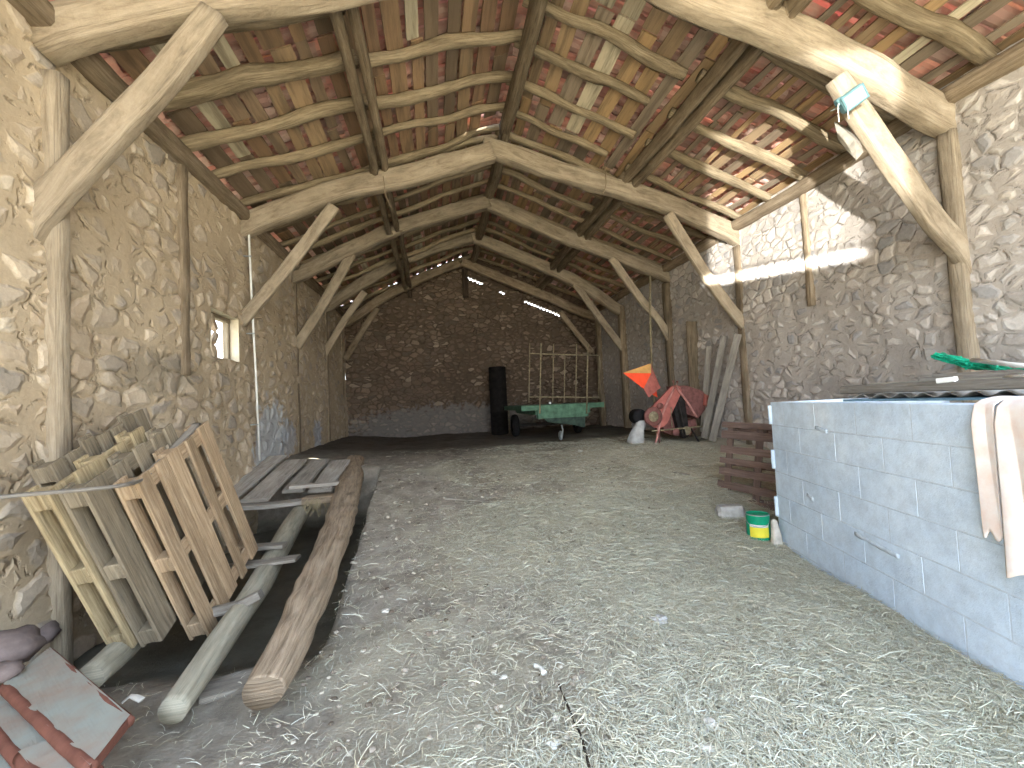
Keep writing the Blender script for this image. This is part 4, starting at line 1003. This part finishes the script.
# wire over second truss, right
tag(MB().sweep([onY(604,160,YB-.25),onY(606,184,YB-.2),onY(602,194,YB-.18)],.008,n=6,seg=.05).build('wire_tie',M['purlin']),'dark wire tie looped over the second truss under the right purlin','wire')
tag(MB().sweep([onY(383,176,YB-.22),onY(386,196,YB-.2),onY(391,207,YB-.18)],.008,n=6,seg=.05).build('wire_tie',M['purlin']),'dark wire tie looped over the second truss under the left purlin','wire')
# ------------------------------------------------------------------ straw
def straw(name,nb,region,wr,lr,label,seed,cols,zoff=(.002,.03)):
    r=np.random.default_rng(seed); pts=[]
    tries=0
    while len(pts)<nb and tries<nb*6:
        tries+=1; x,y=region(r)
        if x<XL+.1 or x>XR-.1: continue
        z=floorz(x,y)
        if z<floorz(x,y,True)-.05: continue
        if r.random()>.10+.9*sstep(-.5,1.7,x+1.2*noise.noise(Vector((x*.8,y*.8,4)))-.03*y): continue
        if (Vector((x,y,0))-F0).dot(nw)<.02 and y<4.0 and x>2.3: continue
        pts.append((x,y,z))
    P=np.array(pts); n=len(P)
    # swirl of directions from smooth noise
    ang=np.array([noise.noise(Vector((p[0]*.9,p[1]*.9,8)))*5 for p in pts])+r.normal(0,.9,n)
    ln=r.uniform(lr[0],lr[1],n)*np.exp(r.normal(0,.35,n)); w=r.uniform(wr[0],wr[1],n)
    d=np.stack([np.cos(ang),np.sin(ang),r.normal(0,.10,n)],1); sd_=np.stack([-np.sin(ang),np.cos(ang),r.normal(0,.35,n)],1)
    P[:,2]+=r.uniform(*zoff,n)
    bend=np.stack([-np.sin(ang),np.cos(ang),np.zeros(n)],1)*(r.normal(0,.09,n)*ln)[:,None]
    bend[:,2]+=r.uniform(-.0,.12,n)*ln
    V=np.zeros((n,8,3)); F=[]
    for k,(t,b) in enumerate(((-.5,0),(-.17,.8),(.17,.8),(.5,0))):
        c=P+d*(ln*t)[:,None]+bend*b
        V[:,2*k]=c-sd_*(w*.5)[:,None]; V[:,2*k+1]=c+sd_*(w*.5)[:,None]
    base=(np.arange(n)*8)[:,None]
    F=np.concatenate([base+np.array([0,1,3,2]),base+np.array([2,3,5,4]),base+np.array([4,5,7,6])],0)
    C0=np.array([lin(c)[:3] for c in cols]); tint=C0[r.integers(0,len(cols),n)]*r.uniform(.7,1.1,n)[:,None]
    o=numesh(name,V.reshape(-1,3),F,M['straw'],'stuff',np.repeat(tint,8,axis=0))
    tag(o,label,'straw')
def r_near(r):
    y=1.0+4.2*r.random()**1.25; x=-1.0+(min(3.4,1.6+y*.72)+1.0)*r.random()**.72
    return x,y
def r_mid(r):
    y=3.5+5.5*r.random(); x=-.9+5.3*r.random()**.9
    return x,y
def r_left(r):
    y=1.6+6*r.random()**1.5; x=-1.9+2.3*r.random(); return x,y
cs=[(212,206,180),(202,198,176),(226,222,202),(188,184,160),(196,198,176),(176,170,146),(208,210,196)]
straw('straw_litter',120000,r_near,(.0014,.003),(.025,.085),'pale dry straw litter scattered over the near floor',3,cs)
straw('straw_litter',30000,r_mid,(.003,.0055),(.04,.11),'trodden straw thinning out towards the back of the barn',4,cs)
straw('straw_litter',4500,r_left,(.0015,.003),(.02,.09),'sparse straw on the dirt between the log and the trodden middle',5,cs)
# clods and small stones in the dirt
mb=MB(); rnd=random.Random(77)
for k in range(900):
    x=rnd.uniform(-1.0,2.6); y=rnd.uniform(1.2,6.5); z=floorz(x,y)
    if z<floorz(x,y,True)-.05: continue
    if (Vector((x,y,0))-F0).dot(nw)<.05 and y<4: continue
    r_=rnd.uniform(.006,.022); c=lin(rnd.choice([(120,110,98),(150,140,126),(98,88,76),(176,168,152)]))[:3]
    mb.blob((x,y,z+r_*.2),(r_,r_*rnd.uniform(.6,1),r_*.6),seed=k,n=6,m=4,amp=.3,t=c)
tag(mb.build('dirt_clods',M['straw'],origin=(0,2,0)),'crumbs of dirt and gravel among the straw','dirt',kind='stuff')
# ------------------------------------------------------------------ light
w=bpy.data.worlds.new('World'); bpy.context.scene.world=w; w.use_nodes=True; nt=w.node_tree; nt.nodes.clear()
out=nt.nodes.new('ShaderNodeOutputWorld'); bg=nt.nodes.new('ShaderNodeBackground'); tc=N(nt,'TexCoord'); sx=N(nt,'SeparateXYZ'); L(nt,tc.outputs['Generated'],sx.inputs[0])
r=ramp(nt,[(.0,(1.0,.99,.97)),(.15,(.84,.91,1.0)),(.7,(.52,.71,1.0))],sx.outputs[2]); L(nt,r.outputs[0],bg.inputs[0]); bg.inputs[1].default_value=1.7
L(nt,bg.outputs[0],out.inputs[0])
def light(kind,name,loc,tgt,energy,color,**k):
    l=bpy.data.lights.new(name,kind); l.energy=energy; l.color=color
    for a,v in k.items(): setattr(l,a,v)
    o=bpy.data.objects.new(name,l); COL.objects.link(o); o.location=loc
    o.rotation_euler=(Vector(tgt)-Vector(loc)).to_track_quat('-Z','Y').to_euler(); return o
light('SUN','sun',(8,-3,14),(0,0,0),9.0,(1,.94,.84),angle=.009)
# sunlight thrown into the barn by a window pane of a vehicle parked outside (a collimated patch)
dr_=Vector((.55,.835,.19)).normalized()
tg=Vector((XR,6.05,4.3)); src=tg-dr_*12.5
light('AREA','reflected_sun',src,tg,6.5,(1,.98,.94),shape='RECTANGLE',size=1.7,size_y=1.7,spread=math.radians(1.0))
tg=Vector((XR,6.2,3.33)); src=tg-dr_*12.6
o=light('AREA','reflected_sun_streak',src,tg,2.6,(1,1,1),shape='RECTANGLE',size=1.75,size_y=.07,spread=math.radians(1.0))
# ------------------------------------------------------------------ camera and colour
cam=bpy.data.cameras.new('camera'); co=bpy.data.objects.new('camera',cam); COL.objects.link(co)
cam.sensor_width=36; cam.lens=CF/1024*36; cam.clip_start=.05; cam.clip_end=300
m3=Matrix((R2,U2,-Fv)).transposed(); co.matrix_world=Matrix.Translation(CAM)@m3.to_4x4()
sc=bpy.context.scene; sc.camera=co
sc.view_settings.view_transform='Standard'; sc.view_settings.look='None'; sc.view_settings.gamma=1; sc.view_settings.use_curve_mapping=False
sc.view_settings.exposure=2.5
sc.cycles.diffuse_bounces=6; sc.cycles.max_bounces=8
